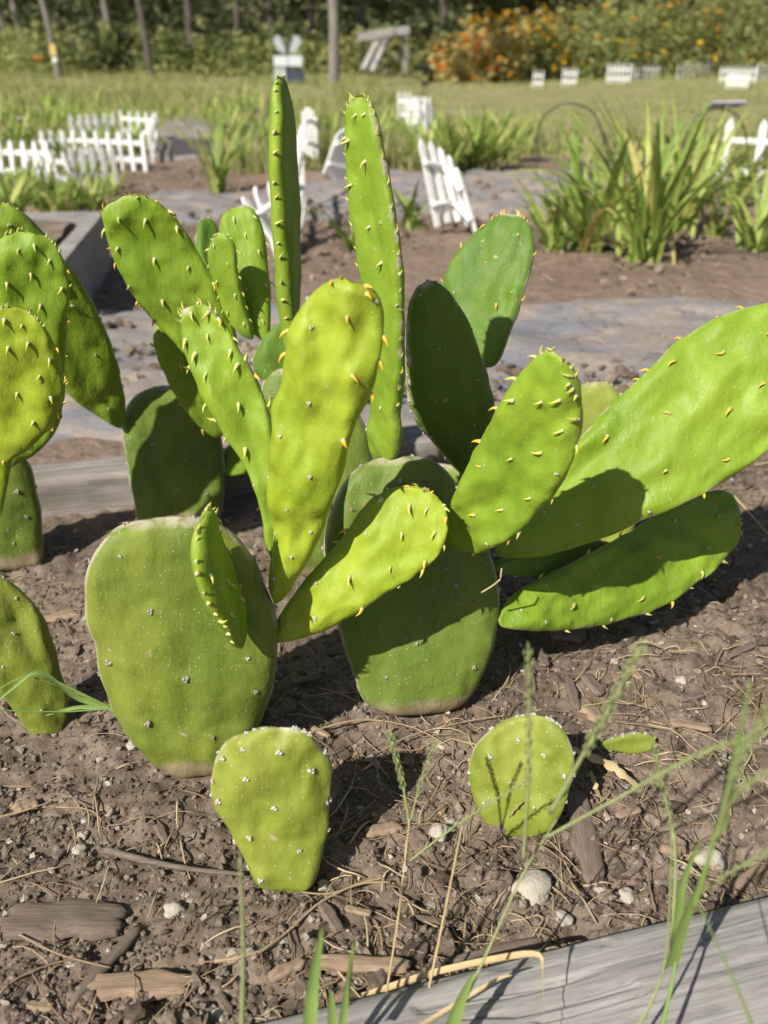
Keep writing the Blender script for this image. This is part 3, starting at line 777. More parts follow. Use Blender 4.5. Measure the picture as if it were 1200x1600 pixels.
# --- the middle cactus: old shaded basal pad with tall pad on top and pads reaching right
cA = cactus((655, 1112), 'middle cactus with one tall upright pad on top and long pads reaching right')
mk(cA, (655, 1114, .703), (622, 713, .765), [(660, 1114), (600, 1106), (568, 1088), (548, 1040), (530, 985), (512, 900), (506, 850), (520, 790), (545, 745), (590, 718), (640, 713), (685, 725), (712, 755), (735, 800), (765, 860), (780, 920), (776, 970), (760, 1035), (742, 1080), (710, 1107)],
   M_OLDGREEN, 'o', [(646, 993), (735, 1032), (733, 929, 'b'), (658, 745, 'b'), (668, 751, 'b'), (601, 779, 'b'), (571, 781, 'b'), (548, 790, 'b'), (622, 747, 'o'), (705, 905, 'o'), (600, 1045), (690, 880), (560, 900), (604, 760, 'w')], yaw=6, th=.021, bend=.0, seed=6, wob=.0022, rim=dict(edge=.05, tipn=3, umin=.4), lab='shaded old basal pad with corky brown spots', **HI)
mk(cA, (604, 722, .768), (572, 149, .785), [(605, 722), (586, 712), (577, 680), (580, 640), (584, 580), (578, 500), (570, 430), (562, 370), (552, 300), (548, 230), (550, 175), (572, 149), (592, 165), (606, 205), (619, 270), (629, 330), (638, 400), (640, 480), (642, 540), (636, 590), (626, 640), (629, 680), (622, 712)],
   M_FRESH, 'g', [(560, 214), (576, 178), (588, 177), (565, 218), (590, 250), (566, 287), (614, 345, 'w'), (592, 352), (611, 408), (633, 474, 'w'), (606, 635, 'w'), (584, 668, 'w'), (603, 560, 'a')],
   lean=(-.8, .5), yaw=-50, vs_=.90, th=.0095, bend=.02, side_bend=.10, seed=7, wob=.0016, rim=dict(edge=.019, tipn=9, umin=.16), sc=.95, **HI)
mk(cA, (716, 850, .695), (884, 552, .612), [(712, 855), (700, 825), (708, 785), (735, 720), (765, 660), (800, 600), (835, 560), (865, 545), (890, 560), (905, 595), (910, 650), (905, 690), (885, 745), (850, 790), (810, 825), (770, 850), (740, 857)],
   M_YOUNG, 'g', [(810, 615), (856, 616), (885, 612), (888, 661), (762, 716, 'a'), (808, 705), (853, 697), (753, 789, 'a'), (795, 783), (839, 764), (774, 831, 'w'), (720, 837, 'w'), (778, 635, 'a'), (746, 688, 'a'), (724, 750, 'w'), (801, 587), (838, 556), (863, 541), (898, 557), (906, 649), (908, 697), (880, 725, 'w'), (870, 773), (820, 819), (810, 832, 'a'), (757, 864, 'a'), (897, 590), (902, 600), (905, 612), (898, 580)],
   lean=(-1, .15), yaw=-6, th=.011, bend=.03, seed=8, wob=.0030, rim=dict(edge=.3, tipn=6), **HI)
mk(cA, (778, 866, .752), (1290, 520, .80), [(775, 864), (790, 830), (830, 780), (870, 730), (905, 685), (950, 635), (1000, 590), (1050, 540), (1110, 500), (1180, 475), (1250, 470), (1310, 500), (1320, 570), (1285, 635), (1220, 690), (1150, 742), (1080, 782), (1000, 815), (930, 846), (860, 866), (810, 871)],
   M_FRESH, 'a', [(1050, 566), (1129, 552), (1045, 647), (1139, 639), (948, 682), (1137, 717), (1037, 735, 'g'), (925, 759, 'w'), (1012, 799, 'w'), (900, 819, 'w'), (1158, 471), (1124, 495, 'w'), (1065, 528), (1010, 575), (991, 586), (968, 611, 'w'), (1104, 778), (1190, 600), (1200, 520), (850, 800, 'w')],
   lean=(-.9, .3), yaw=4, th=.0125, bend=-.03, seed=9, wob=.0034, **HI)
mk(cA, (779, 976, .725), (1142, 815, .915), [(778, 968), (800, 930), (850, 900), (920, 865), (1000, 820), (1060, 785), (1110, 775), (1138, 795), (1144, 840), (1125, 875), (1080, 915), (1030, 950), (960, 972), (890, 984), (820, 986), (785, 981)],
   M_FRESH, 'g', [(925, 903, 'a'), (1017, 877, 'a'), (1039, 820), (1101, 816), (1090, 860), (1084, 899), (994, 938), (888, 949), (842, 920, 'w'), (806, 958, 'w'), (842, 977, 'w'), (953, 969, 'w'), (1137, 824, 'a'), (1143, 838, 'a'), (1045, 942, 'a')],
   lean=(-.7, .7), yaw=0, th=.0115, bend=.05, seed=10, wob=.0036, rim=dict(edge=.06, tipn=5), **HI)
mk(cA, (772, 888, .755), (955, 858, .88), [(772, 888), (800, 868), (860, 850), (930, 842), (962, 858), (930, 884), (870, 898), (805, 900)], M_DEEP, 'w', yaw=20, th=.010, seed=11, rim=dict(edge=.04, tipn=3))

# --- behind the middle: dark shaded pad with a taller one behind it
cE = cactus((690, 897), 'cactus behind the tall pad, its broad dark pad in shadow')
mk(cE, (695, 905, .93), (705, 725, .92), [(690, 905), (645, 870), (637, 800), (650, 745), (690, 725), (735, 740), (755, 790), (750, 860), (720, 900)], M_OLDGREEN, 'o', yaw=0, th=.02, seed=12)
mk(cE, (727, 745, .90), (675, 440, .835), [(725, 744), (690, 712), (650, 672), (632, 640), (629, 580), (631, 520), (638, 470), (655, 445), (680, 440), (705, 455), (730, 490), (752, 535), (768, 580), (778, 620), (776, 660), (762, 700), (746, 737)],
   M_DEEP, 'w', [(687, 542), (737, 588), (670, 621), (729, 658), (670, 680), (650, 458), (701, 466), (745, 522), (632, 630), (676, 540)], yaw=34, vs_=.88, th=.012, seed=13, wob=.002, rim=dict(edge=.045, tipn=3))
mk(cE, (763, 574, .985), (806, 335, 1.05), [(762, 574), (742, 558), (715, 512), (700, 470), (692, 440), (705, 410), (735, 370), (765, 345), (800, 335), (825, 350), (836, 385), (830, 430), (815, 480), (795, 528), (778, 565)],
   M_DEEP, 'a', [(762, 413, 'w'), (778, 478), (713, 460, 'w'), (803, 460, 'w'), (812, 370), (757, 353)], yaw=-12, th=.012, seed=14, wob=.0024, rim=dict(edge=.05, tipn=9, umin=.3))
cK = cactus((925, 890), 'olive pad mostly hidden behind the big right-hand pad')
mk(cK, (925, 895, .99), (932, 597, 1.03), [(915, 895), (872, 850), (862, 770), (878, 680), (902, 612), (932, 597), (960, 606), (985, 650), (1000, 740), (990, 830), (955, 888)], M_SMALL, 'w', yaw=0, th=.018, seed=15, rim=dict(edge=.03, tipn=6, umin=.5), auto=dict(spacing=.045, edge=.2, tipn=0))

# --- behind, left of the tall pad: a cactus with the thin edge-on pad
cD = cactus((490, 893), 'cactus behind the centre with a tall thin pad seen edge-on')
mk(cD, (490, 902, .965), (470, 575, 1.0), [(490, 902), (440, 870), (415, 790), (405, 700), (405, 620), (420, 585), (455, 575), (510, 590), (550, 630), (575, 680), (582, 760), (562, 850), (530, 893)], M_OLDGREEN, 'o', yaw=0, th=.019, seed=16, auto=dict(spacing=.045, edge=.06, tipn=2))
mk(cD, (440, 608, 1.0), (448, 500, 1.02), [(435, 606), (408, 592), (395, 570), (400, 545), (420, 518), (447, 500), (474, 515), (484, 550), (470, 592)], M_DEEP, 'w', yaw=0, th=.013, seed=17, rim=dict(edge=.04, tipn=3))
mk(cD, (455, 552, 1.0), (438, 119, .995), None, M_YOUNG, 'g', yaw=72, th=.0125, real=(.066,), seed=18, wob=.001, rim=dict(edge=.021, tipn=8, umin=.06), lean=(-.3, .3), NU=90, NV=30, lab='tall thin pad seen edge-on')
mk(cD, (419, 536, 1.02), (378, 322, 1.07), [(419, 534), (395, 520), (378, 500), (368, 470), (355, 420), (345, 380), (345, 345), (360, 328), (380, 322), (400, 332), (413, 365), (418, 410), (421, 450), (423, 500)], M_FRESH, 'g', yaw=-10, th=.010, seed=19, wob=.002, auto=dict(spacing=.022, edge=.022, tipn=7), lean=(.3, .9), sc=.8)
mk(cD, (392, 530, 1.01), (345, 364, 1.0), [(390, 528), (360, 500), (338, 450), (326, 405), (332, 375), (350, 364), (366, 380), (374, 420), (382, 470), (396, 520)], M_FRESH, 'g', yaw=-25, th=.009, seed=20, auto=dict(spacing=.02, edge=.018, tipn=8), sc=.75)
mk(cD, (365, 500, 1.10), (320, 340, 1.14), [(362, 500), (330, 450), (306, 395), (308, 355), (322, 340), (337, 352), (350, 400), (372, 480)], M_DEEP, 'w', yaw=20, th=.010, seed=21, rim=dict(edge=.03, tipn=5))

# --- behind left
cC = cactus((275, 815), 'cactus before the back timber, a long slanting pad leaning left on it')
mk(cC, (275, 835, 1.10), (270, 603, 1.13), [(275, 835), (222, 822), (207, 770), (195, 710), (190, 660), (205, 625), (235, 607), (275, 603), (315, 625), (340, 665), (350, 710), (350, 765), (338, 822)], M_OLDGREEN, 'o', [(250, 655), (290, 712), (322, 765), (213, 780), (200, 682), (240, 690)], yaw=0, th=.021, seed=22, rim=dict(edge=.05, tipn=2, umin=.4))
mk(cC, (338, 684, 1.085), (262, 500, 1.065), [(337, 684), (305, 660), (275, 620), (250, 570), (239, 530), (250, 503), (280, 498), (312, 520), (332, 570), (347, 620), (351, 668)], M_FRESH, 'a', [(280, 565, 'g'), (300, 600, 'w'), (286, 599, 'w'), (309, 676, 'a')], yaw=0, th=.012, seed=23, rim=dict(edge=.03, tipn=0))
mk(cC, (345, 586, 1.05), (192, 304, 1.0), [(343, 585), (305, 562), (270, 530), (240, 500), (205, 455), (180, 410), (165, 360), (161, 330), (178, 311), (205, 303), (240, 310), (275, 340), (305, 385), (335, 435), (356, 480), (370, 530), (368, 575)],
   M_YOUNG, 'a', [(187, 334, 'g'), (229, 337, 'g'), (277, 352, 'g'), (185, 383, 'g'), (242, 399, 'g'), (295, 411, 'g'), (203, 442, 'g'), (255, 461, 'g'), (310, 465, 'g'), (171, 415), (207, 474), (234, 504), (163, 358, 'g'), (334, 436), (357, 468), (218, 304, 'g'), (245, 312), (268, 328, 'g')],
   lean=(-.3, .9), yaw=-14, th=.0125, bend=.02, seed=24, wob=.0028, rim=dict(edge=.07, tipn=7, umin=.4), NU=80, NV=32, sc=1.1)
mk(cC, (193, 664, 1.10), (0, 322, .97), [(192, 663), (165, 655), (130, 635), (95, 600), (60, 540), (20, 470), (-10, 400), (-20, 350), (0, 322), (30, 330), (60, 355), (100, 405), (140, 460), (175, 540), (193, 610)], M_FRESH, 'w', [(146, 546), (165, 630), (12, 345), (60, 400), (110, 470)], yaw=-4, th=.0125, seed=25, wob=.0024, rim=dict(edge=.05, tipn=5))
mk(cC, (352, 745, 1.13), (372, 693, 1.16), [(350, 742), (347, 712), (356, 696), (372, 693), (386, 712), (383, 740)], M_FRESH, 'w', th=.009, seed=26)

# --- left edge
cF = cactus((0, 872), 'cactus at the left edge with two round spiny yellow-green pads')
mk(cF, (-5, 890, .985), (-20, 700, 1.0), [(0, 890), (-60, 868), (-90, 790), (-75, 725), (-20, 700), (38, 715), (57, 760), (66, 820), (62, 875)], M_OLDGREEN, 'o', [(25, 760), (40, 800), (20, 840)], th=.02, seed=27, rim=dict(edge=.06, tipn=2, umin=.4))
mk(cF, (5, 732, .94), (30, 364, .925), [(5, 732), (-35, 690), (-65, 600), (-72, 500), (-50, 420), (0, 374), (40, 364), (75, 375), (100, 410), (108, 460), (103, 520), (101, 590), (97, 645), (80, 685), (50, 712), (20, 726)],
   M_YOUNG, 'g', [(31, 386), (55, 380), (79, 404), (50, 424), (14, 437), (65, 472), (108, 423, 'a'), (98, 448), (104, 498, 'a')], lean=(-.3, .9), yaw=-8, th=.012, seed=28, wob=.0028, rim=dict(edge=.04, tipn=11, umin=.2), NU=80, NV=32)
mk(cF, (-6, 806, .875), (25, 480, .85), [(-5, 806), (-16, 765), (-50, 705), (-80, 620), (-72, 540), (-30, 492), (20, 480), (60, 500), (85, 540), (99, 590), (96, 630), (76, 670), (42, 703), (22, 718), (11, 760), (4, 800)],
   M_BRIGHT, 'g', [(17, 535), (47, 530), (79, 558), (65, 581), (29, 610), (82, 615), (55, 652), (10, 495), (36, 505), (52, 697), (8, 715, 'a'), (97, 547, 'a'), (100, 587, 'a'), (93, 665, 'a'), (88, 645, 'a')], lean=(-.4, .8), yaw=-10, th=.012, seed=29, wob=.0022, rim=dict(edge=.035, tipn=15, umin=.3), NU=80, NV=32)
cG = cactus((62, 1140), 'single olive pad rising at the left edge beside a weed')
mk(cG, (64, 1158, .674), (-15, 900, .69), [(66, 1158), (38, 1135), (5, 1090), (-40, 1040), (-60, 980), (-45, 920), (-10, 900), (20, 912), (55, 945), (80, 990), (95, 1050), (106, 1092), (96, 1135)], M_SMALL, 'w', [(2, 1037), (18, 983), (65, 1046), (22, 930), (60, 1100)], yaw=4, th=.012, seed=30, wob=.003, rim=dict(edge=.05, tipn=3))

# --- the two small front pads and the fallen bit
cH = cactus((440, 1380), 'small freshly planted pad, nearest and left of the two little ones')
mk(cH, (440, 1386, .490), (440, 1130, .520), [(440, 1386), (402, 1374), (376, 1326), (345, 1275), (330, 1235), (335, 1190), (355, 1160), (395, 1138), (440, 1130), (480, 1140), (503, 1170), (518, 1205), (515, 1260), (509, 1320), (497, 1358), (482, 1380)],
   M_SMALL, 'w', [(383, 1158), (440, 1160), (389, 1201), (488, 1197), (432, 1250), (344, 1243), (393, 1298), (469, 1319), (390, 1348), (511, 1256), (410, 1360), (350, 1180), (334, 1216)], yaw=-6, th=.0105, seed=31, wob=.0030, rim=dict(edge=.03, tipn=9, umin=.2), sc=1.35, **HI)
cI = cactus((815, 1298), 'small round freshly planted pad right of centre in front of the middle cactus')
mk(cI, (815, 1304, .545), (835, 1118, .575), [(815, 1304), (768, 1290), (745, 1250), (733, 1205), (740, 1170), (765, 1140), (800, 1123), (845, 1118), (880, 1135), (895, 1165), (898, 1200), (885, 1245), (865, 1284), (840, 1300)],
   M_SMALL, 'w', [(811, 1151), (852, 1171), (769, 1170), (802, 1210), (735, 1201), (760, 1243), (837, 1246), (883, 1200)], yaw=-2, th=.010, seed=32, wob=.0030, rim=dict(edge=.022, tipn=10, umin=.25), sc=1.25, **HI)
jb = gnd(938, 1166, .006); jt = gnd(1022, 1156, .008)
oJ = empty('prickly_pear_cactus', gnd(960, 1166)); tag(oJ, 'little pale green pad lying flat on soil right of the round pad', 'cactus', 'prickly pear cacti in the bed')
mk(oJ, (938, 1164, jb.y), (1022, 1156, jt.y), None, M_SMALL, 'w', yaw=30, th=.0045, real=(.021,), seed=33, rim=dict(edge=.012, tipn=3))
#CACTI_END

# ------------------------------------------------------------------ things lying on the soil
def sz1(x, y): return float(soil_z([x], [y])[0])
def chip(p0, p1, wpx, mat, label, th=.006, seed=0, name='wood_chip', cat='wood chip', group='wood chips on the soil', lift=.004, bow=.0):
    """a flat split piece of wood from pixel p0 to p1, wpx wide"""
    a = gnd(*p0, .004); b = gnd(*p1, .004); d = b - a; L = d.length; ang = math.atan2(d.y, d.x)
    mid = (a + b) / 2; wid = wpx / FPX * (mid - CAM).length / max(.55, abs((mid - CAM).normalized().z) ** .5)
    nx, ny = 26, 9; V = []; F = []
    for sgn in (1, -1):
        for i in range(nx):
            t = i / (nx - 1) * 2 - 1
            for j in range(ny):
                s_ = j / (ny - 1) * 2 - 1
                P = Vector((t * 2 + seed * 3, s_ * .6, seed * 1.7))
                hw = wid / 2 * (1 - .32 * abs(t) ** 3.5) * (1 + .38 * mnoise.noise(Vector((t * 2.1 + seed, 1.3 if s_ > 0 else 7.1, seed))))
                ex = L / 2 * (1 + .20 * mnoise.noise(Vector((s_ * 2.2, 4.4 if t > 0 else 9.1, seed * 2.0))))
                e = (1 - abs(t) ** 8) ** .5 * (1 - abs(s_) ** 5) ** .5
                z = sgn * th / 2 * e + .12 * th * mnoise.noise(P * 1.5) + .16 * th * mnoise.noise(Vector((t * 1.2, s_ * 7, seed * 2.0))) * e + bow * L * (1 - t * t)
                V.append((t * ex, s_ * hw, z))
    n1 = nx * ny
    for i in range(nx - 1):
        for j in range(ny - 1):
            q = (i * ny + j, (i + 1) * ny + j, (i + 1) * ny + j + 1, i * ny + j + 1); F.append(q); F.append(tuple(n1 + k for k in q[::-1]))
    me = mesh(name, V, F, mat)
    bm = bmesh.new(); bm.from_mesh(me); bmesh.ops.remove_doubles(bm, verts=bm.verts, dist=1e-5); bm.to_mesh(me); bm.free()
    o = bpy.data.objects.new(name, me); COL.objects.link(o)
    za = max(sz1(a.x, a.y), sz1(mid.x, mid.y) - .004); zb = max(sz1(b.x, b.y), sz1(mid.x, mid.y) - .004)
    pit = -math.atan2(zb - za, L) * .6
    o.location = (mid.x, mid.y, sz1(mid.x, mid.y) + th * .3 + lift * .5)
    o.rotation_euler = (random.uniform(-.12, .12), pit, ang)
    return tag(o, label, cat, group)
CHIPS = [
    ((2, 1432), (192, 1428), 58, M_CHIP, 'large dark oval wood chip at lower left', .011),
    ((130, 1532), (298, 1528), 40, M_CHIPTAN, 'pale tan wood chip near the bottom left', .009),
    ((108, 1560), (216, 1438), 17, M_CHIP, 'dark split stick between the two large chips at lower left', .008),
    ((898, 1240), (928, 1375), 34, M_CHIP, 'grey rectangular wood chip right of the round pad', .007),
    ((858, 985), (918, 995), 30, M_CHIP, 'brown wood chip in shadow under the low right pad', .01),
    ((886, 1058), (902, 1110), 13, M_CHIP, 'thin dark upright sliver left of two brown chips', .005),
    ((905, 1090), (938, 1125), 24, M_CHIPTAN, 'reddish brown chip above the fallen pad', .007),
    ((912, 1058), (940, 1085), 18, M_CHIP, 'small grey brown chip above the reddish one', .006),
    ((1045, 1132), (1112, 1136), 14, M_CHIPTAN, 'flat brown chip right of the fallen pad', .005),
    ((1040, 1340), (1062, 1310), 26, M_CHIPTAN, 'pale blunt chip between weeds at right', .010),
    ((1135, 1380), (1205, 1335), 12, M_CHIPTAN, 'long orange-brown splinter at the right edge', .005),
    ((570, 1300), (628, 1288), 18, M_CHIPTAN, 'tan chip in the shadow right of the small left pad', .007),
    ((500, 1505), (640, 1512), 22, M_CHIPTAN, 'reddish brown bark strip above the front timber', .007),
    ((700, 1500), (850, 1470), 20, M_CHIP, 'dark bark strip along the front timber', .008),
    ((640, 1425), (715, 1432), 9, M_CHIP, 'short dark twig-like chip below the white stone', .005),
    ((195, 955), (250, 925), 20, M_CHIP, 'dark chip beside the broad old pad', .006),
    ((60, 960), (120, 950), 14, M_CHIPTAN, 'brown chip behind the left olive pad', .006),
    ((345, 835), (425, 870), 8, M_CHIPTAN, 'thin tan stick behind the broad old pad', .005),
    ((20, 1262), (58, 1245), 18, M_CHIPTAN, 'small tan chip at far left on crumbly soil', .006),
    ((500, 1405), (530, 1450), 18, M_CHIP, 'dark chip below the small left pad', .006),
    ((450, 1440), (470, 1490), 14, M_CHIP, 'brown sliver standing in the soil below the left pad', .006),
    ((420, 1530), (475, 1500), 18, M_CHIPTAN, 'ragged brown chip near the timber corner', .006),
    ((960, 1020), (1010, 975), 10, M_CHIP, 'narrow grey stick in the shadow of the right pads', .005),
]
for i, (p0, p1, w, mt, lb, th) in enumerate(CHIPS): chip(p0, p1, w, mt, lb, th, i + 1)
BARKBITS = [(700, 1120), (760, 1080), (850, 1030), (990, 1050), (1080, 1090), (1160, 1010), (560, 1160), (640, 1180), (1090, 1240), (980, 1280), (1010, 1400), (720, 1430), (560, 1420), (250, 1290), (90, 1330), (160, 1250), (300, 1490), (350, 1560), (60, 1560), (120, 1010), (480, 1060), (500, 1140), (1100, 1010), (950, 1300), (690, 1260)]
BARKWHERE = ['right before the middle cactus base', 'under the base corner of the middle cactus', 'under the root end of the low right pad', 'right below the low right pad', 'on bare soil left of the right edge', 'at the right edge under the pads\' shadow', 'left before the middle cactus base', 'between the small pads near the middle cactus',
 'right of the fallen pad among weeds', 'right of the grey rectangular chip', 'behind the timber at right', 'below the white stone', 'between the left small pad and the timber', 'above the long brown twig', 'above the large oval chip', 'left under the broad old pad', 'right of the pale tan chip', 'at the bottom edge left of the timber', 'below the large oval chip', 'beside the left olive pad', 'in the shadow right of the broad old pad', 'behind the small left pad', 'in sun right of the low pad shadow', 'touching the grey rectangular chip', 'left of the round pad']
for i, (x, y) in enumerate(BARKBITS):
    a = random.uniform(0, 3.14); L = random.uniform(12, 26)
    chip((x - math.cos(a) * L, y - math.sin(a) * L * .7), (x + math.cos(a) * L, y + math.sin(a) * L * .7), random.uniform(7, 14), M_CHIPTAN if i % 3 == 0 else M_CHIP, 'small %s bark fragment %s' % ('tan' if i % 3 == 0 else 'dark', BARKWHERE[i]), .004, 40 + i, group='small bark fragments', name='bark_fragment', cat='bark fragment')

def stone(px, py, w, h, label, seed, z=.35, mat=M_STONE):
    p = gnd(px, py, .004); sc = (p - CAM).length / FPX
    bm = bmesh.new(); bmesh.ops.create_icosphere(bm, subdivisions=3, radius=1)
    for v in bm.verts:
        c = v.co.copy(); f = 1 + .42 * mnoise.noise(c * 1.2 + Vector((seed * 3.3, 0, seed))) + .12 * mnoise.noise(c * 3.1 + Vector((seed, seed * 2.0, 0)))
        q = mnoise.cell(c * 1.6 + Vector((seed * 1.9, 3, 1))) * .09
        v.co = Vector((c.x * w * sc / 2, c.y * h * sc / 2 * 1.15, c.z * h * sc / 2 * .8)) * (f + q)
    me = bpy.data.meshes.new('stone'); bm.to_mesh(me); bm.free(); me.materials.append(mat); me.polygons.foreach_set('use_smooth', [True] * len(me.polygons))
    o = bpy.data.objects.new('stone', me); COL.objects.link(o); o.location = (p.x, p.y, sz1(p.x, p.y) + h * sc * z * .5); o.rotation_euler = (0, 0, seed * 1.3)
    return tag(o, label, 'stone', 'pale stones in the bed')
STONES = [(830, 1385, 58, 50, 'largest white stone below the round pad', 1), (1068, 1356, 30, 18, 'white pebble left of the pale grey stone'), (1112, 1330, 34, 38, 'pale grey stone among the weeds at right'),
          (685, 1302, 26, 26, 'pale stone midway between the two small pads'), (704, 1278, 20, 18, 'round pebble left of the round pad'), (945, 1392, 30, 12, 'flat white pebble right of the big white stone'),
          (978, 1403, 22, 22, 'pale pebble beside the flat white pebble'), (1066, 1055, 16, 14, 'white pebble on bare soil under the right pads'), (884, 1188, 14, 12, 'pebble beside the round pad edge'),
          (960, 1035, 18, 10, 'flat pebble below the low right pad'), (880, 1440, 26, 20, 'pale pebble near the front timber'), (340, 1575, 22, 20, 'pebble near the bottom edge at left'),
          (122, 1320, 20, 18, 'grey pebble above the large oval chip'), (125, 1290, 16, 14, 'pale pebble left of the long twig'), (270, 1410, 24, 24, 'tan stone below the long twig'),
          (505, 1370, 18, 18, 'round pebble at the foot of the small left pad'), (365, 1488, 22, 18, 'pebble right of the tan chip'), (205, 1055 + 105, 18, 14, 'pebble below the broad old pad')]
for i, t in enumerate(STONES): stone(*t[:5], seed=i + 1.7)

def twig(pxs, r, mat, label, name='twig', cat='twig', n=24, lift=.004, taper=.5, group=None):
    P = []
    for q in pxs:
        zz = (q[2] if len(q) > 2 else lift); g = gnd(q[0], q[1], zz)
        g.z = max(zz, sz1(g.x, g.y) + r + zz - lift) if len(q) < 3 else zz
        P.append(g)
    pts = spline(P, n)
    for i, p in enumerate(pts):
        p.x += .0006 * mnoise.noise(Vector((i * .5, 1, len(pxs)))); p.z = max(p.z, sz1(p.x, p.y) + r * .8)
    mb = MB(); mb.tube(pts, [r * (1 - (1 - taper) * i / (n - 1)) * (1 + .25 * mnoise.noise(Vector((i * .7, r * 900, 0)))) for i in range(n)], 7)
    return tag(mb.build(name, mat), label, cat, group)
twig([(165, 1328), (230, 1345), (300, 1358), (382, 1366)], .0033, M_CHIP, 'long brown twig lying left of the small left pad')
twig([(335, 1502), (400, 1495), (450, 1455), (500, 1410), (560, 1382), (610, 1378)], .0014, M_STRAW, 'long wiry root curving across the front soil')
twig([(415, 1370), (440, 1385), (480, 1395), (520, 1395), (560, 1380), (600, 1372)], .0010, M_STRAW, 'thin root curling out under the small left pad')
twig([(0, 1375), (40, 1340)], .0009, M_STRAW, 'straight straw at the left edge', 'straw', 'straw')
twig([(0, 1276), (40, 1266), (80, 1252)], .0010, M_STRAW, 'pale straw above the oval chip at left', 'straw', 'straw')
twig([(30, 1460), (90, 1490), (172, 1512)], .0008, M_STRAW, 'thin bent straw between the large chips', 'straw', 'straw')
twig([(1145, 775), (1165, 795), (1200, 835)], .0022, M_DRYBLADE, 'pale dry stick at the right edge beside the low pad', 'stick', 'stick')
twig([(1020, 1128), (1100, 1148), (1160, 1185)], .0008, M_STRAW, 'long straw right of the fallen pad', 'straw', 'straw')
twig([(1115, 1055), (1190, 1052)], .0009, M_STRAW, 'straight straw on bare soil at right', 'straw', 'straw')
twig([(1130, 1050), (1165, 1085), (1185, 1110)], .0009, M_STRAW, 'straw crossing another at the right edge', 'straw', 'straw')
twig([(955, 1092), (1020, 1108)], .0010, M_STRAW, 'pale straw above the fallen pad', 'straw', 'straw')
twig([(580, 1185), (640, 1150), (740, 1125), (790, 1118)], .0010, M_STRAW, 'long straw in front of the middle cactus', 'straw', 'straw')
twig([(480, 1145), (560, 1125), (640, 1135), (700, 1165)], .0010, M_STRAW, 'curved straw before the middle cactus base', 'straw', 'straw')
def stalk_litter():
    mb = MB()
    for i in range(150):
        if i < 90: x = random.uniform(540, 830); y = random.uniform(1130, 1470)
        else: x = random.uniform(860, 1180); y = random.uniform(1010, 1400)
        a = random.uniform(0, 6.28); L = random.uniform(20, 75); c = random.uniform(-25, 25)
        pts = [gnd(x, y), gnd(x + math.cos(a) * L * .5 - math.sin(a) * c, y + math.sin(a) * L * .4 + c * .5), gnd(x + math.cos(a) * L, y + math.sin(a) * L * .8)]
        pts = spline(pts, 8); r = random.uniform(.0003, .0008); zm = max(sz1(p.x, p.y) for p in pts)
        for k, p in enumerate(pts): p.z = max(sz1(p.x, p.y) + r, .5 * zm + .5 * sz1(p.x, p.y) + .004 * (1 - abs(k - 3.5) / 3.5))
        mb.tube(pts, [r] * 7 + [r * .5], 4)
    tag(mb.build('straw_stalks', M_STRAW), 'matted dry straw stalks around the small pads and white stone', 'straw', kind='stuff')
stalk_litter()
def caught_straw():
    mb = MB(); mb.tube(spline([at(752, 926, .688), (at(770, 915, .684)), at(782, 905, .68)], 8), .0009, 5); mb.tube(spline([at(782, 905, .68), at(783, 895, .68), at(784, 888, .682)], 5), .0008, 5)
    tag(mb.build('straw', M_DRYBLADE), 'bent straw caught on the right rim of the middle cactus', 'straw')
caught_straw()
# curled dry leaf by the round pad
def curl_leaf(pxs, wid, label):
    P = [gnd(x, y, z) for x, y, z in pxs]; pts = spline(P, 16); mb = MB()
    mb.strip(pts, [wid * (.35 + .65 * math.sin(math.pi * (i + 1) / 17)) * (1 + .3 * math.sin(i * 1.9)) for i in range(16)], (.5, .75, .35), .5)
    o = mb.build('dry_leaf', M_DRYBLADE); return tag(o, label, 'dry leaf')
curl_leaf([(892, 1168, .008), (925, 1182, .014), (955, 1195, .02), (975, 1210, .018), (998, 1228, .006)], .0042, 'curled pale dry leaf right of the round pad')
curl_leaf([(922, 1205, .008), (930, 1228, .016), (942, 1250, .004)], .0025, 'small tan shrivelled leaf above the grey chip')
curl_leaf([(785, 1292, .006), (800, 1268, .03), (815, 1252, .045)], .002, 'split brown stalk leaning on the round pad')

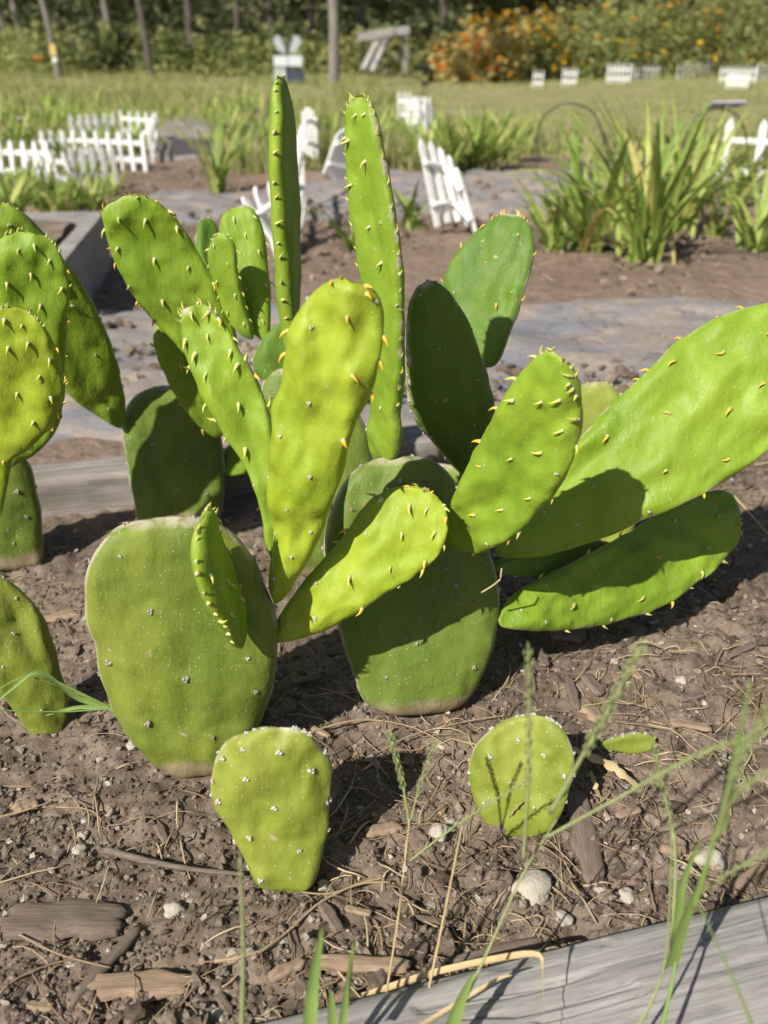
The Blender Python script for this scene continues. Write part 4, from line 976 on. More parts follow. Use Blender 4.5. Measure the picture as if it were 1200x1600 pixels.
# ------------------------------------------------------------------ weeds in the foreground (rooted in front of the timber)
def grass(name, label, stems, group='grass weeds along the front timber'):
    """stems: (list of (px,py,Y), base radius, kind) kind: blade/stem/seed"""
    first = at(*stems[0][0][0]); root = empty(name, (first.x, first.y, min(first.z, 0))); tag(root, label, 'grass', group)
    for pts, r, kind in stems:
        P = spline([at(*q) for q in pts], 18)
        if kind == 'blade' or kind == 'dry':
            mb = MB(); side = Vector((1, .25, 0)) if abs(P[-1].z - P[0].z) > abs(P[-1].x - P[0].x) * .5 else Vector((0, .4, 1))
            mb.strip(P, [r * (1 - (i / 17) ** 2.2) + .0003 for i in range(18)], side, .45); mb.build('blade', M_WEED if kind == 'blade' else M_DRYBLADE, root)
        elif kind == 'seed':
            mb = MB(); k0 = 7
            mb.tube(P, [r * (1 - .5 * i / 17) for i in range(18)], 5); mb.build('stem', M_WEEDPALE, root)
            sb = MB()
            for i in range(k0 * 4, 18 * 4):
                t = i / (18 * 4) * 17; a = P[min(17, int(t))].lerp(P[min(17, int(t) + 1)], t - int(t)); dirv = (P[17] - P[8]).normalized()
                th = i * 2.4; off = dirv.orthogonal().normalized(); off.rotate(Quaternion(dirv, th))
                g = a + off * r * 1.3
                sb.tube([g, g + dirv * r * 2 + off * r * .7, g + dirv * r * 4.2 + off * r * .5], [r * .3, r * .62, r * .1], 4)
            sb.build('seed_head', M_WEEDPALE, root)
        else:
            mb = MB(); mb.tube(P, [r * (1 - .6 * i / 17) for i in range(18)], 5)
            mb.build('stem', {'stem': M_WEED, 'pale': M_WEEDPALE, 'straw': M_DRYBLADE}[kind], root)
    return root
grass('grass_weed', 'thin weed with two seed spikes before the soil between the small pads', [([(588, 1640, .375), (620, 1450, .40), (640, 1280, .43)], .0011, 'straw'), ([(640, 1290, .43), (628, 1220, .44), (610, 1150, .45)], .0010, 'seed'), ([(640, 1290, .43), (655, 1230, .44), (680, 1160, .45)], .0008, 'seed')])
grass('grass_weed', 'golden stalk rising past the front timber below the round pad', [([(650, 1640, .37), (690, 1450, .40), (722, 1290, .43)], .0012, 'straw')])
grass('grass_weed', 'green stalk arching to a seed spike over the white stone', [([(690, 1640, .33), (765, 1480, .36), (815, 1370, .38), (870, 1280, .39)], .0012, 'pale'), ([(640, 1345, .45), (720, 1285, .46), (830, 1215, .47)], .0009, 'seed')])
grass('grass_weed', 'blurred vertical seed stalk crossing the round pad', [([(818, 1345, .37), (826, 1200, .37), (826, 1015, .37)], .0011, 'seed')])
grass('grass_weed', 'blurred slanting seed stalk right of the round pad', [([(860, 1270, .36), (905, 1190, .355), (950, 1110, .35), (1000, 1012, .345)], .0014, 'seed')])
grass('grass_weed', 'green weed with long drooping leaves at lower right', [([(1020, 1660, .31), (1045, 1560, .33), (1060, 1480, .345)], .0018, 'stem'), ([(1048, 1500, .342), (1055, 1330, .38), (1035, 1230, .395), (1022, 1165, .40)], .0010, 'seed'), ([(1045, 1510, .342), (1070, 1430, .33), (1110, 1340, .32)], .0042, 'blade'),
      ([(1050, 1480, .345), (1090, 1400, .33), (1200, 1330, .31), (1290, 1290, .3)], .0009, 'seed'), ([(850, 1310, .37), (960, 1250, .36), (1100, 1175, .35), (1250, 1130, .34)], .0010, 'seed'), ([(1055, 1470, .345), (1065, 1380, .35), (1095, 1310, .35)], .003, 'blade')])
grass('grass_weed', 'dark green upright seed head at the right edge', [([(1085, 1420, .30), (1110, 1330, .30), (1145, 1200, .30), (1172, 1065, .30)], .0014, 'stem'), ([(1120, 1310, .30), (1150, 1200, .29), (1215, 1090, .285)], .0012, 'seed'), ([(1120, 1300, .30), (1140, 1220, .30), (1160, 1120, .30)], .0030, 'blade'), ([(1125, 1290, .30), (1160, 1230, .29), (1240, 1190, .28)], .0008, 'seed')])
grass('grass_weed', 'blurred green blade tips at the bottom left of the timber', [([(480, 1640, .30), (488, 1540, .31), (503, 1450, .315)], .0040, 'blade'), ([(527, 1640, .33), (540, 1560, .335), (552, 1470, .34)], .0024, 'blade'), ([(520, 1640, .33), (518, 1580, .335), (516, 1545, .335)], .0030, 'blade')])
grass('grass_weed', 'green leaf bending up at bottom centre of the timber', [([(690, 1650, .33), (715, 1570, .34), (740, 1520, .345)], .0048, 'blade'), ([(600, 1640, .34), (680, 1590, .36), (770, 1535, .37), (800, 1524, .372)], .0017, 'dry')])
grass('dry_grass_blade', 'dry yellow blade bent sharply over the front timber', [([(560, 1560, .40), (680, 1520, .395), (790, 1496, .385), (838, 1492, .375), (846, 1510, .37), (848, 1560, .355), (852, 1640, .33)], .0021, 'dry')])
grass('grass_weed', 'olive seed stalk blurred at bottom left before the soil', [([(378, 1620, .30), (380, 1480, .30), (375, 1340, .30)], .0016, 'pale')])
grass('grass_weed', 'thin dark stem over the right end of the timber', [([(1190, 1640, .28), (1150, 1540, .29), (1095, 1420, .30)], .0010, 'stem'), ([(975, 1640, .31), (1020, 1560, .33), (1042, 1480, .34), (1050, 1300, .35)], .0012, 'pale')])
# weed beside the left olive pad
grass('grass_weed', 'small green weed between the left pad and the broad old pad', [([(180, 1106, .655), (120, 1090, .65), (60, 1050, .64), (20, 1075, .63), (-20, 1110, .62)], .0022, 'blade'), ([(175, 1105, .655), (110, 1080, .65), (40, 1058, .64), (-20, 1090, .63)], .0010, 'stem'), ([(172, 1106, .655), (130, 1085, .65), (85, 1062, .645)], .0018, 'blade'), ([(180, 1106, .655), (100, 1112, .645), (0, 1110, .63), (-30, 1112, .62)], .0010, 'stem'), ([(176, 1106, .655), (120, 1105, .65), (70, 1118, .645)], .0020, 'blade')], 'small weeds in the bed')
#DETAIL_END

# ------------------------------------------------------------------ white picket border fences
def picket_mesh(h, w=.022, t=.010):
    mb = MB(); c = w / 2
    prof = [(-c, 0), (c, 0), (c, h - w * .9), (0, h), (-c, h - w * .9)]
    V = [(x, -t / 2, z) for x, z in prof] + [(x, t / 2, z) for x, z in prof]
    F = [(4, 3, 2, 1, 0), (5, 6, 7, 8, 9)] + [(i, (i + 1) % 5, 5 + (i + 1) % 5, 5 + i) for i in range(5)]
    mb.add(V, F); return mb.mesh('picket', M_WHITE, False)
PK = {}
def fence(pl, pr, n, h, label, lean=0.0, fan=0.0, group='white picket border fences', sag=0.0, w=.022, z=GZ, drop=0.0):
    """pl, pr: ground pixels (or points) of the two ends"""
    a = pl if isinstance(pl, Vector) else gnd(*pl, z); b = pr if isinstance(pr, Vector) else gnd(*pr, z)
    d = b - a; L = d.length; x = d.normalized(); y = Vector((-x.y, x.x, 0)).normalized()
    root = empty('picket_fence', (a + b) / 2); tag(root, label, 'fence', group)
    key = (round(h, 3), round(w, 3))
    if key not in PK: PK[key] = picket_mesh(h, w)
    up0 = Vector((0, 0, 1)) * math.cos(lean) + y * math.sin(lean)
    tops = []
    for i in range(n):
        t = i / max(1, n - 1); f = fan * (t - .5)
        up = (up0 + x * f).normalized(); p = a + d * t + Vector((0, 0, -sag * math.sin(math.pi * t) - drop * t))
        side = (x - up * x.dot(up)).normalized(); nrm = up.cross(side)
        M = Matrix.Translation(p) @ Matrix((side, nrm, up)).transposed().to_4x4() @ Matrix.Rotation(random.uniform(-.03, .03), 4, 'Y')
        place('picket', PK[key], root, M); tops.append((p, up, nrm))
    for fr in (.28, .70):
        mb = MB(); pts = [p + up * h * fr + nr * .0095 for p, up, nr in tops]
        pts = [pts[0] - x * .015] + pts + [pts[-1] + x * .015]
        ups = [tops[0][1]] + [q[1] for q in tops] + [tops[-1][1]]; nrs = [tops[0][2]] + [q[2] for q in tops] + [tops[-1][2]]
        V = []; F = []
        for p, u, nr in zip(pts, ups, nrs):
            for sx, sz in ((-.0045, -.012), (.0045, -.012), (.0045, .012), (-.0045, .012)): V.append(p + nr * sx + u * sz)
        m = len(pts)
        for i in range(m - 1):
            for j in range(4): F.append((i * 4 + j, i * 4 + (j + 1) % 4, (i + 1) * 4 + (j + 1) % 4, (i + 1) * 4 + j))
        F += [(3, 2, 1, 0), ((m - 1) * 4, (m - 1) * 4 + 1, (m - 1) * 4 + 2, (m - 1) * 4 + 3)]
        mb.add(V, F); mb.build('rail', M_WHITE, root, False)
    return root
def fence_px(bases, tops, Ys, label, w=.022, rails=(.25, .72)):
    """a battered section: each picket between two photo pixels at its own distance"""
    A = [at(b[0], b[1], Y) for b, Y in zip(bases, Ys)]; T = [at(t[0], t[1], Y + .03) for t, Y in zip(tops, Ys)]
    root = empty('picket_fence', sum(A, Vector()) / len(A)); tag(root, label, 'fence', 'white picket border fences')
    if ('px', w) not in PK: PK[('px', w)] = picket_mesh(.3, w)
    ups = []; nrs = []
    for i, (a, t) in enumerate(zip(A, T)):
        up = (t - a).normalized(); x = (A[min(i + 1, len(A) - 1)] - A[max(0, i - 1)]); x = (x - up * x.dot(up)).normalized(); nr = up.cross(x)
        if nr.y > 0: nr = -nr; x = -x
        place('picket', PK[('px', w)], root, Matrix.Translation(a) @ Matrix((x, nr, up)).transposed().to_4x4() @ Matrix.Diagonal((1, 1, (t - a).length / .3, 1))); ups.append(up); nrs.append(nr)
    for fr in rails:
        pts = [a.lerp(t, fr) + nr * .012 for a, t, nr in zip(A, T, nrs)]; pts = [pts[0] + (pts[0] - pts[1]) * .3] + pts + [pts[-1] + (pts[-1] - pts[-2]) * .3]
        pts = spline(pts, 20); mb = MB(); mb.tube(pts, .010, 6); mb.build('rail', M_WHITE, root)
fence((122, 262), (228, 268), 7, .21, 'upright white picket fence with square gaps before the grey path')
fence((-30, 284), (78, 288), 7, .21, 'white picket fence at the left edge above the raised planter', .1)
fence((72, 264), (122, 262), 4, .21, 'short white picket piece left of the square-gapped fence', .15)
fence((118, 296), (182, 292), 5, .20, 'white picket fence overgrown by lily leaves in front of the square-gapped fence', -.12)
fence((60, 292), (118, 298), 4, .19, 'white picket piece half buried in lilies above the planter', -.25)
fence((118, 226), (182, 222), 6, .20, 'white picket fence among plants behind the square-gapped fence', .1)
fence((192, 216), (246, 222), 5, .20, 'white picket fence at the back left beside the path start', .05)
fence((247, 222), (240, 256), 5, .19, 'white picket side piece running along the path', -.1)
fence_px([(478, 240), (483, 243), (488, 246), (493, 248), (496, 246)], [(473, 174), (478, 168), (483, 168), (488, 172), (493, 182)], [5.0, 5.1, 5.2, 5.3, 5.4], 'tall bunched white picket piece right of the thin cactus pad')
fence_px([(507, 272), (514, 275), (521, 278), (528, 280), (535, 280)], [(531, 206), (536, 202), (541, 200), (546, 201), (550, 205)], [4.6, 4.62, 4.64, 4.66, 4.68], 'slanting white picket piece left of the tall cactus pad')
fence((622, 192), (638, 194), 3, .26, 'narrow white picket piece before the lily bed', .05)
fence((636, 206), (662, 208), 5, .27, 'white picket piece right of the narrow one', .05)
fence((658, 240), (676, 238), 3, .33, 'white picket piece standing above the fallen fence', .08)
fence_px([(684, 354), (700, 348), (716, 345), (731, 352), (743, 364)], [(657, 217), (672, 221), (686, 229), (700, 243), (712, 262)], [3.35, 3.38, 3.4, 3.36, 3.3], 'collapsed white picket fence bending down at centre right')
fence((466, 398), (476, 330), 5, .34, 'white picket fence end seen edge-on behind the thin cactus pad', .0)
fence_px([(440, 418), (448, 405), (455, 412), (462, 400)], [(398, 292), (420, 284), (378, 308), (448, 262)], [3.0, 3.05, 2.95, 3.1], 'fallen white pickets leaning behind the far left cactus pads')
fence((1122, 298), (1290, 312), 4, .33, 'white post fence at the right edge behind the lily leaves', .0, w=.034)
for i, (p, q, n, h, lb) in enumerate([
    ((832, 137), (846, 138), 3, .20, 'leftmost tiny far white picket piece by the hedge'), ((878, 135), (898, 136), 4, .22, 'second tiny far white picket piece from the left'),
    ((948, 131), (982, 132), 6, .26, 'far white picket piece left of the long straight one'), ((988, 125), (1028, 124), 7, .20, 'long straight far white picket row before the hedge'),
    ((1058, 126), (1112, 121), 8, .24, 'slanting far white picket row left of the folded one'), ((1124, 130), (1178, 130), 8, .22, 'far white picket row at right with a folded piece below'),
    ((1135, 138), (1166, 139), 5, .18, 'small far white picket piece lying below the right row', ), ((1182, 126), (1222, 122), 6, .24, 'far white picket row at the right frame edge'),
    ((1160, 116), (1188, 115), 5, .22, 'farthest white picket piece before the orange flowers')]):
    fence(p, q, n, h * 1.3, lb, .05, group='far white picket rows by the hedge', w=.024)

# ------------------------------------------------------------------ daylily clumps
def blade_variant(i, L=1.0):
    r = random.Random(i); mb = MB(); arch = r.uniform(.15, 1.0); pts = []
    th = R(8); p = Vector((0, 0, 0)); n = 9
    for k in range(n):
        pts.append(p.copy()); th += arch * .28 * (.3 + k / n); p = p + Vector((math.sin(th), 0, math.cos(th))) * L / (n - 1)
    mb.strip(pts, [.026 * (min(1, .55 + k / n * 1.4)) * (1 - (k / (n - 1)) ** 3) + .001 for k in range(n)], (0, 1, 0), .45)
    return mb
BLV = [blade_variant(i) for i in range(8)]
BLM = [b.mesh('leaf', M_LEAFO) for b in BLV]
def ground_z(x, y):
    if y < 1.7 or abs(x) > 16: return GZ
    X, Y = np.array([x]), np.array([y])
    return float(GZ + (.05 * fbm(X * 1.1, Y * 1.1, 3, 3)[0] + .03 * fbm(X * 5, Y * 5, 3, 5)[0]) * min(1, max(0, (y - 1.6) / 1.5)))
def clump(base, hpx, spread, n, label, group, single=False, mat=None, wide=1.0):
    p = base if isinstance(base, Vector) else gnd(*base, GZ); p.z = ground_z(p.x, p.y) - .01
    H = hpx * (p - CAM).length / FPX
    root = empty('daylily_clump', p); tag(root, label, 'plant', group)
    mbj = MB(); n = int(n * 1.7)
    for i in range(n):
        az = random.uniform(0, 6.283); tilt = random.uniform(.02, .5) * spread; s = H * random.uniform(.6, 1.12)
        off = Vector((random.gauss(0, .05), random.gauss(0, .05), 0)) * H * spread * 1.5
        ws = wide * random.uniform(.8, 1.2) * .45 / max(.35, H)
        M = Matrix.Translation(p + off) @ Matrix.Rotation(az, 4, 'Z') @ Matrix.Rotation(tilt, 4, 'Y') @ Matrix.Diagonal((s, s * ws * 1.15, s, 1))
        if single: place('leaf', random.choice(BLM), root, M)
        else:
            b = random.choice(BLV); mbj.add([M @ Vector(v) for v in b.v], b.f)
    if not single: mbj.build('leaves', mat or M_LEAF, root)
    return root
G1 = 'daylily clumps in the near rows'
clump((868, 396), 130, .9, 16, 'low daylily clump left in the right-hand row', G1, True)
clump((925, 404), 190, .8, 20, 'tall daylily clump with yellow stem bases left of the tallest', G1, True)
clump((1008, 420), 250, .75, 26, 'tallest daylily clump at right with arching leaves', G1, True)
clump((1060, 360), 190, .8, 22, 'dense daylily clump behind the tallest one', G1, True)
clump((965, 350), 170, .8, 20, 'daylily clump behind and between the two tall ones', G1, True)
clump((1118, 362), 110, .7, 9, 'thin daylily shoot before the right post fence', G1, True)
clump((1180, 388), 130, .9, 18, 'daylily clump at the right frame edge', G1, True)
clump((552, 400), 110, .5, 10, 'young daylily shoots between the two tall cactus pads', G1, True)
clump((650, 370), 90, 1.3, 8, 'sprawling daylily left of the collapsed fence', G1, True)
clump((338, 296), 130, .55, 14, 'upright daylily tuft behind the far left cactus pads', G1, True)
clump((340, 420), 70, 1.3, 6, 'few lily leaves beside the grey planter', G1, True)
clump((1235, 372), 120, .9, 16, 'daylily clump just past the right frame edge', G1, True)
clump((1145, 318), 110, .9, 16, 'daylily clump standing before the right post fence', G1, True)
clump((900, 352), 110, .9, 14, 'daylily clump at the back left of the right-hand row', G1, True)
G2 = 'daylily clumps farther back'
def rows(spots, word):
    for i, (x, y, h, n) in enumerate(spots): clump((x, y), h, 1.0, n, word[i], G2)
rows([(20, 345, 85, 26), (75, 330, 85, 26), (125, 318, 70, 22), (-20, 310, 80, 24), (50, 300, 60, 20), (175, 300, 50, 14), (100, 262, 60, 24), (160, 240, 60, 24), (215, 240, 55, 22), (30, 240, 60, 26), (-25, 240, 55, 22), (45, 318, 75, 26), (150, 330, 60, 20), (100, 345, 70, 22), (0, 275, 60, 22), (140, 285, 55, 16)],
     ['lily clump at far left above the olive pad tip', 'lily clump directly above the planter top', 'lily clump above the planter corner', 'lily clump cut by the left edge below the fence', 'lily clump in front of the left-edge fence', 'small lily clump below the square-gapped fence',
      'lily clump between the left fence pieces', 'lily clump inside the picket enclosure', 'lily clump inside the back picket enclosure', 'lily clump behind the left-edge fence', 'lily clump cut by the left edge behind the fence', 'lily clump second from the left above the planter', 'lily clump right of the planter corner', 'lily clump touching the planter back edge', 'lily clump poking through the left-edge fence', 'thin lily clump before the square-gapped fence'])
rows([(700, 275, 95, 34), (745, 268, 100, 34), (790, 255, 90, 30), (660, 262, 80, 26), (725, 235, 70, 30), (770, 228, 70, 28), (815, 232, 60, 22), (690, 225, 60, 24), (640, 232, 60, 20), (590, 232, 60, 18)],
     ['lily clump behind the collapsed fence', 'largest lily clump of the middle bed', 'lily clump at the right end of the middle bed', 'lily clump left in the middle bed', 'back row lily clump left of centre in the middle bed', 'back row lily clump in the middle bed', 'back row lily clump at right end of the middle bed', 'back row lily clump behind the narrow picket pieces', 'lily clump beside the narrow picket piece', 'lily clump behind the top of the tall cactus pad'])
rows([(385, 262, 60, 22), (420, 245, 55, 22), (360, 225, 55, 22), (410, 212, 45, 22), (455, 228, 50, 18), (520, 222, 50, 18), (560, 205, 40, 16)],
     ['lily clump right of the plant marker', 'lily clump left of the thin cactus pad', 'lily clump right of the grey path', 'lily clump behind the thin cactus pad at left', 'lily clump directly behind the thin cactus pad', 'lily clump between the two tall pads at the back', 'lily clump left of the tall pad tip at the back'])
def lily_mass():
    mb = MB()
    for i in range(60):
        x = random.uniform(-40, 620); y = random.uniform(172, 232)
        if 255 < x < 335: continue
        p = gnd(x, y, GZ); p.z = ground_z(p.x, p.y) - .01; H = random.uniform(30, 46) * (p - CAM).length / FPX
        for k in range(30):
            s = H * random.uniform(.6, 1.1); off = Vector((random.gauss(0, .12), random.gauss(0, .12), 0)); b = random.choice(BLV)
            M = Matrix.Translation(p + off) @ Matrix.Rotation(random.uniform(0, 6.283), 4, 'Z') @ Matrix.Rotation(random.uniform(.02, .6), 4, 'Y') @ Matrix.Diagonal((s, s * 1.4, s, 1))
            mb.add([M @ Vector(v) for v in b.v], b.f)
    tag(mb.build('distant_lilies', M_LEAF), 'distant lily foliage massed along the left lawn edge', 'plants', kind='stuff')
lily_mass()

def middle_litter():
    n = 7000; y = 1.65 + 4.2 * rng.random(n) ** 1.4; x = (rng.random(n) * 2 - 1) * (y * .5 + .3)
    keep = fbm(x * 2.2, y * 2.2, 3, 63) > -.12; x, y = x[keep], y[keep]; sz = (.004 + .014 * rng.random(len(x)) ** 3)
    X, Y = x, y; z = GZ + (.05 * fbm(X * 1.1, Y * 1.1, 3, 3) + .03 * fbm(X * 5, Y * 5, 3, 5)) * np.clip((Y - 1.6) / 1.5, 0, 1) * (Y > 1.7)
    onf = ((Y < 2.2) | ((Y > 3.2) & (Y < 4.6))) * .022
    tag(scatter('path_crumbs', tiny_l + mid_l[:4], np.c_[x, y, z + onf * .8 + sz * .2], sz, M_CLOD, False), 'loose crumbs of soil strewn over the fabric and aisle', 'soil', kind='stuff')
    mb = MB()
    for i in range(420):
        yy = 1.7 + 3.2 * random.random() ** 1.3; xx = random.uniform(-1, 1) * (yy * .5 + .2); a = random.uniform(0, 6.28); L = random.uniform(.02, .10); z0 = ground_z(xx, yy) + .022
        mb.tube([(xx, yy, z0), (xx + math.cos(a) * L * .5, yy + math.sin(a) * L * .5, z0 + .008), (xx + math.cos(a + .4) * L, yy + math.sin(a + .4) * L, z0)], .0012, 4)
    tag(mb.build('aisle_straw', M_STRAW), 'dry straw bits scattered on the aisle behind the cacti', 'straw', kind='stuff')
middle_litter()

# plant markers
M_TIN = flat_mat('tin_label', (.52, .53, .55), .35, .6, .1, 20); M_DARKTIN = flat_mat('dark_label', (.10, .10, .11), .4, .5, .2, 20); M_WIRE = flat_mat('dark_wire', (.045, .05, .045), .5, .4, .2, 20)
def marker(px, py, Y, w, h, label, tilt=.9, mat=None, rz=0.0):
    c = at(px, py, Y); s = Y / FPX * 1.05; root = empty('plant_marker', (c.x, c.y, ground_z(c.x, c.y))); tag(root, label, 'plant label', 'plant markers on stakes')
    rot = Matrix.Rotation(rz, 3, 'Z') @ Matrix.Rotation(-tilt, 3, 'X')
    mb = MB(); mb.box(c, w * s, h * s, .006, rot); mb.build('plate', mat or M_TIN, root, False)
    rim = MB(); rim.box(c - Vector((0, 0, .007)), w * s * 1.04, h * s * 1.1, .006, rot); rim.build('backing', M_DARKTIN, root, False)
    st = MB(); st.tube([c + Vector((0, .004, -.008)), (c.x, c.y + .01, ground_z(c.x, c.y) - .03)], .005, 6); st.build('stake', M_WIRE, root)
marker(1133, 162, 4.1, 44, 30, 'grey tin plant marker above the tallest lily clump', 0.22, None, .1)
marker(300, 237, 6.0, 50, 34, 'pale plant marker lying low beside the grey path', 1.3, None, -.1)
marker(376, 208, 7.2, 26, 30, 'white plant marker right of the grey path', .9)
marker(392, 178, 10, 18, 22, 'tiny far plant marker left of the thin cactus pad', .9)
marker(37, 188, 7.5, 13, 12, 'small bluish plant marker at the far left', .6)
marker(664, 130, 12, 10, 8, 'tiny dark marker stake before the lawn', .6, M_DARKTIN)
# wire hoops over the right lily row
def hoop(pxs, Y, label):
    mb = MB(); mb.tube(spline([at(x, y, Y) for x, y in pxs], 24), .004, 6); tag(mb.build('wire_hoop', M_WIRE), label, 'wire hoop', 'wire hoops over the lilies')
hoop([(838, 290), (842, 200), (870, 166), (905, 164), (935, 190), (955, 280)], 4.6, 'dark wire hoop arching left over the lily row')
hoop([(1060, 300), (1075, 200), (1110, 172), (1145, 175), (1165, 210), (1172, 300)], 4.2, 'dark wire hoop under the tin plant marker')
# grey paving stone under the right fence
def slab():
    p = gnd(1128, 292, GZ); mb = MB(); mb.box(p + Vector((0, 0, .03)), .26, .3, .09, Matrix.Rotation(.2, 3, 'Z')); o = mb.build('stone_block', M_TIMBER, None, False)
    bm = bmesh.new(); bm.from_mesh(o.data); bmesh.ops.bevel(bm, geom=bm.edges[:], offset=.02, segments=3, affect='EDGES'); bm.to_mesh(o.data); bm.free()
    tag(o, 'grey stone block at the foot of the right post fence', 'stone block')
slab()

# ------------------------------------------------------------------ meadow, hedge, trees
def quads(P, size, mat, name, parent=None, upright=.4):
    """one leaf-sized quad (bent into two triangles) per point"""
    n = len(P); a = rng.normal(size=(n, 3)); a[:, 2] *= upright; a /= np.linalg.norm(a, axis=1)[:, None]
    b = rng.normal(size=(n, 3)); b -= a * (a * b).sum(1)[:, None]; b /= np.linalg.norm(b, axis=1)[:, None]
    s = np.asarray(size).reshape(-1, 1) * (.6 + .8 * rng.random((n, 1)))
    c = np.cross(a, b) * s * .15
    V = np.stack([P - a * s, P - b * s * .45 + c, P + a * s, P + b * s * .45 + c], 1).reshape(-1, 3)
    i = np.arange(n)[:, None] * 4
    F = np.concatenate([i + [0, 1, 2], i + [0, 2, 3]], 1).reshape(-1, 3)
    return link(name, mesh(name, V, F, mat, False), parent)
def meadow():
    n = 70000; y = 5.2 + 18 * rng.random(n) ** 1.25; x = (rng.random(n) * 2 - 1) * (y * .52 + 1)
    keep = (fbm(x * .6, y * .6, 3, 91) + .25 * fbm(x * 2.5, y * 2.5, 2, 92) > -.08) & ~((x < -y * .19 + .15) & (x > -y * .27 - .1) & (y < 9.5))
    short = (x > .0) & (y > 7) & (y < 19.5)
    x, y, short = x[keep], y[keep], short[keep]; n = len(x)
    h = (.05 + .12 * rng.random(n)) * np.where(short, .35, 1) * (1 + .8 * np.clip(fbm(x * .5, y * .5, 2, 17), 0, 1)); a = rng.random(n) * 6.283; l = rng.normal(size=(n, 2)) * .35
    w = .006 + .006 * rng.random(n)
    z = GZ + .05 * fbm(x * 1.1, y * 1.1, 3, 3) - .01
    A = np.c_[x - np.cos(a) * w, y - np.sin(a) * w, z]; B = np.c_[x + np.cos(a) * w, y + np.sin(a) * w, z]; T = np.c_[x + l[:, 0] * h, y + l[:, 1] * h, z + h]
    V = np.stack([A, B, T], 1).reshape(-1, 3); F = (np.arange(n)[:, None] * 3 + [0, 1, 2])
    tag(link('meadow_grass', mesh('meadow_grass', V, F, M_GRASSG, False)), 'dry green meadow grass on the lawn before the trees', 'grass', kind='stuff')
meadow()

def shrub(px, py, Y, rx, rz_, label, cat, group, mat, flowers=None, nleaf=1500, nfl=60, leaf=.05, name='shrub'):
    b = at(px, py, Y); g = Vector((b.x, Y, GZ)); root = empty(name, g); tag(root, label, cat, group)
    n = nleaf; d = rng.normal(size=(n, 3)); d /= np.linalg.norm(d, axis=1)[:, None]; r = rng.random(n) ** .45
    P = d * r[:, None]; P[:, 2] = np.abs(P[:, 2])
    P *= (1 + .75 * np.array([mnoise.noise(Vector(q) * 3.0 + Vector((px, py, 0))) for q in d]))[:, None]
    P = P * [rx, rx * .7, rz_] + np.array(g[:])
    sprigs = []
    for k in range(14):
        a = random.uniform(-1, 1) * rx; t = np.linspace(0, 1, 40)[:, None]; hh = rz_ * random.uniform(.9, 1.3)
        sprigs.append(np.array([g.x + a, g.y + random.uniform(-.3, .3), g.z + rz_ * .4]) + t * np.array([random.gauss(0, .12), 0, hh - rz_ * .4]) + rng.normal(size=(40, 3)) * .045)
    P = np.concatenate([P] + sprigs); n = len(P)
    quads(P, np.full(n, leaf), mat, 'foliage', root)
    mb = MB()
    for k in range(5):
        a = k * 1.3; mb.tube([g, g + Vector((math.cos(a) * rx * .3, math.sin(a) * rx * .2, rz_ * .5)), g + Vector((math.cos(a) * rx * .6, math.sin(a) * rx * .4, rz_ * .85))], [.02, .014, .006], 5)
    mb.build('stems', M_BARK, root)
    if flowers:
        d = rng.normal(size=(nfl, 3)); d[:, 2] = np.abs(d[:, 2]) + .25; d[:, 1] -= .4; d /= np.linalg.norm(d, axis=1)[:, None]
        Pf = d * (1.12 + .25 * rng.random((nfl, 1))) * [rx, rx * .7, rz_] + np.array(g[:])
        Pq = np.repeat(Pf, 3, 0) + rng.normal(size=(nfl * 3, 3)) * .02
        quads(Pq, np.full(nfl * 3, .05), flowers, 'blossoms', root)
HD = 'flowering shrubs of the far hedge'
hedge = [(722, 118, 18.5, .55, .62, 'russet-leaved low shrub at the left end of the flower hedge', M_FOLRED, M_FLOWR, 60), (768, 112, 19, .65, .95, 'shrub with red and amber blossoms near the hedge left end', M_FOLRED, M_FLOW, 70), (828, 108, 20, .75, 1.0, 'shrub crowned with bright yellow-orange flowers', M_FOL2, M_FLOW, 130), (880, 110, 20.5, .7, 1.0, 'green shrub right of the yellow-crowned one', M_FOL2, M_FLOW, 25),
         (930, 110, 20, .8, 1.15, 'shrub with a single orange flower cluster on top', M_FOL2, M_FLOW, 14), (985, 108, 21, .85, 1.3, 'plain green shrub in the middle of the hedge', M_FOL2, None, 0), (1040, 106, 21, .9, 1.55, 'tall shrub topped with orange flowers', M_FOL2, M_FLOW, 60), (1095, 104, 22, .9, 1.35, 'tall green shrub with scattered blossoms', M_FOL2, M_FLOW, 16),
         (1150, 102, 22, .95, 1.45, 'broad shrub near the right edge with few blossoms', M_FOL2, M_FLOW, 16), (1210, 102, 22, 1.0, 1.3, 'shrub at the right frame edge of the hedge', M_FOL2, M_FLOW, 14), (1275, 100, 22, 1.0, 1.3, 'shrub just beyond the right end of view', M_FOL2, M_FLOW, 20)]
for (x, y, Y, rx, rz_, lb, mt, fl, nf) in hedge: shrub(x, y, Y, rx, rz_, lb, 'shrub', HD, mt, fl, 2600, max(1, nf), .055, 'flowering_shrub')
UB = 'undergrowth bushes before the trees'
ub = ['dark bush cut by the left edge', 'low bush below the orange lily', 'bush right of the forked trunk', 'bush below the pale trunk', 'brownish bush left of the dark trunk', 'bush between two left trunks', 'bush under the slender trunk', 'wide bush left of the stacked ornament', 'bush behind the stacked ornament', 'bush left of the thick trunk', 'bush behind the wooden frame', 'bush right of the wooden frame']
for i, lb in enumerate(ub):
    x = -10 + i * 58; shrub(x, 118, random.uniform(22, 27), random.uniform(.9, 1.4), random.uniform(.55, .95), lb, 'bush', UB, M_FOL2 if i % 3 else M_FOL1, None, 1700, 0, .07, 'bush')

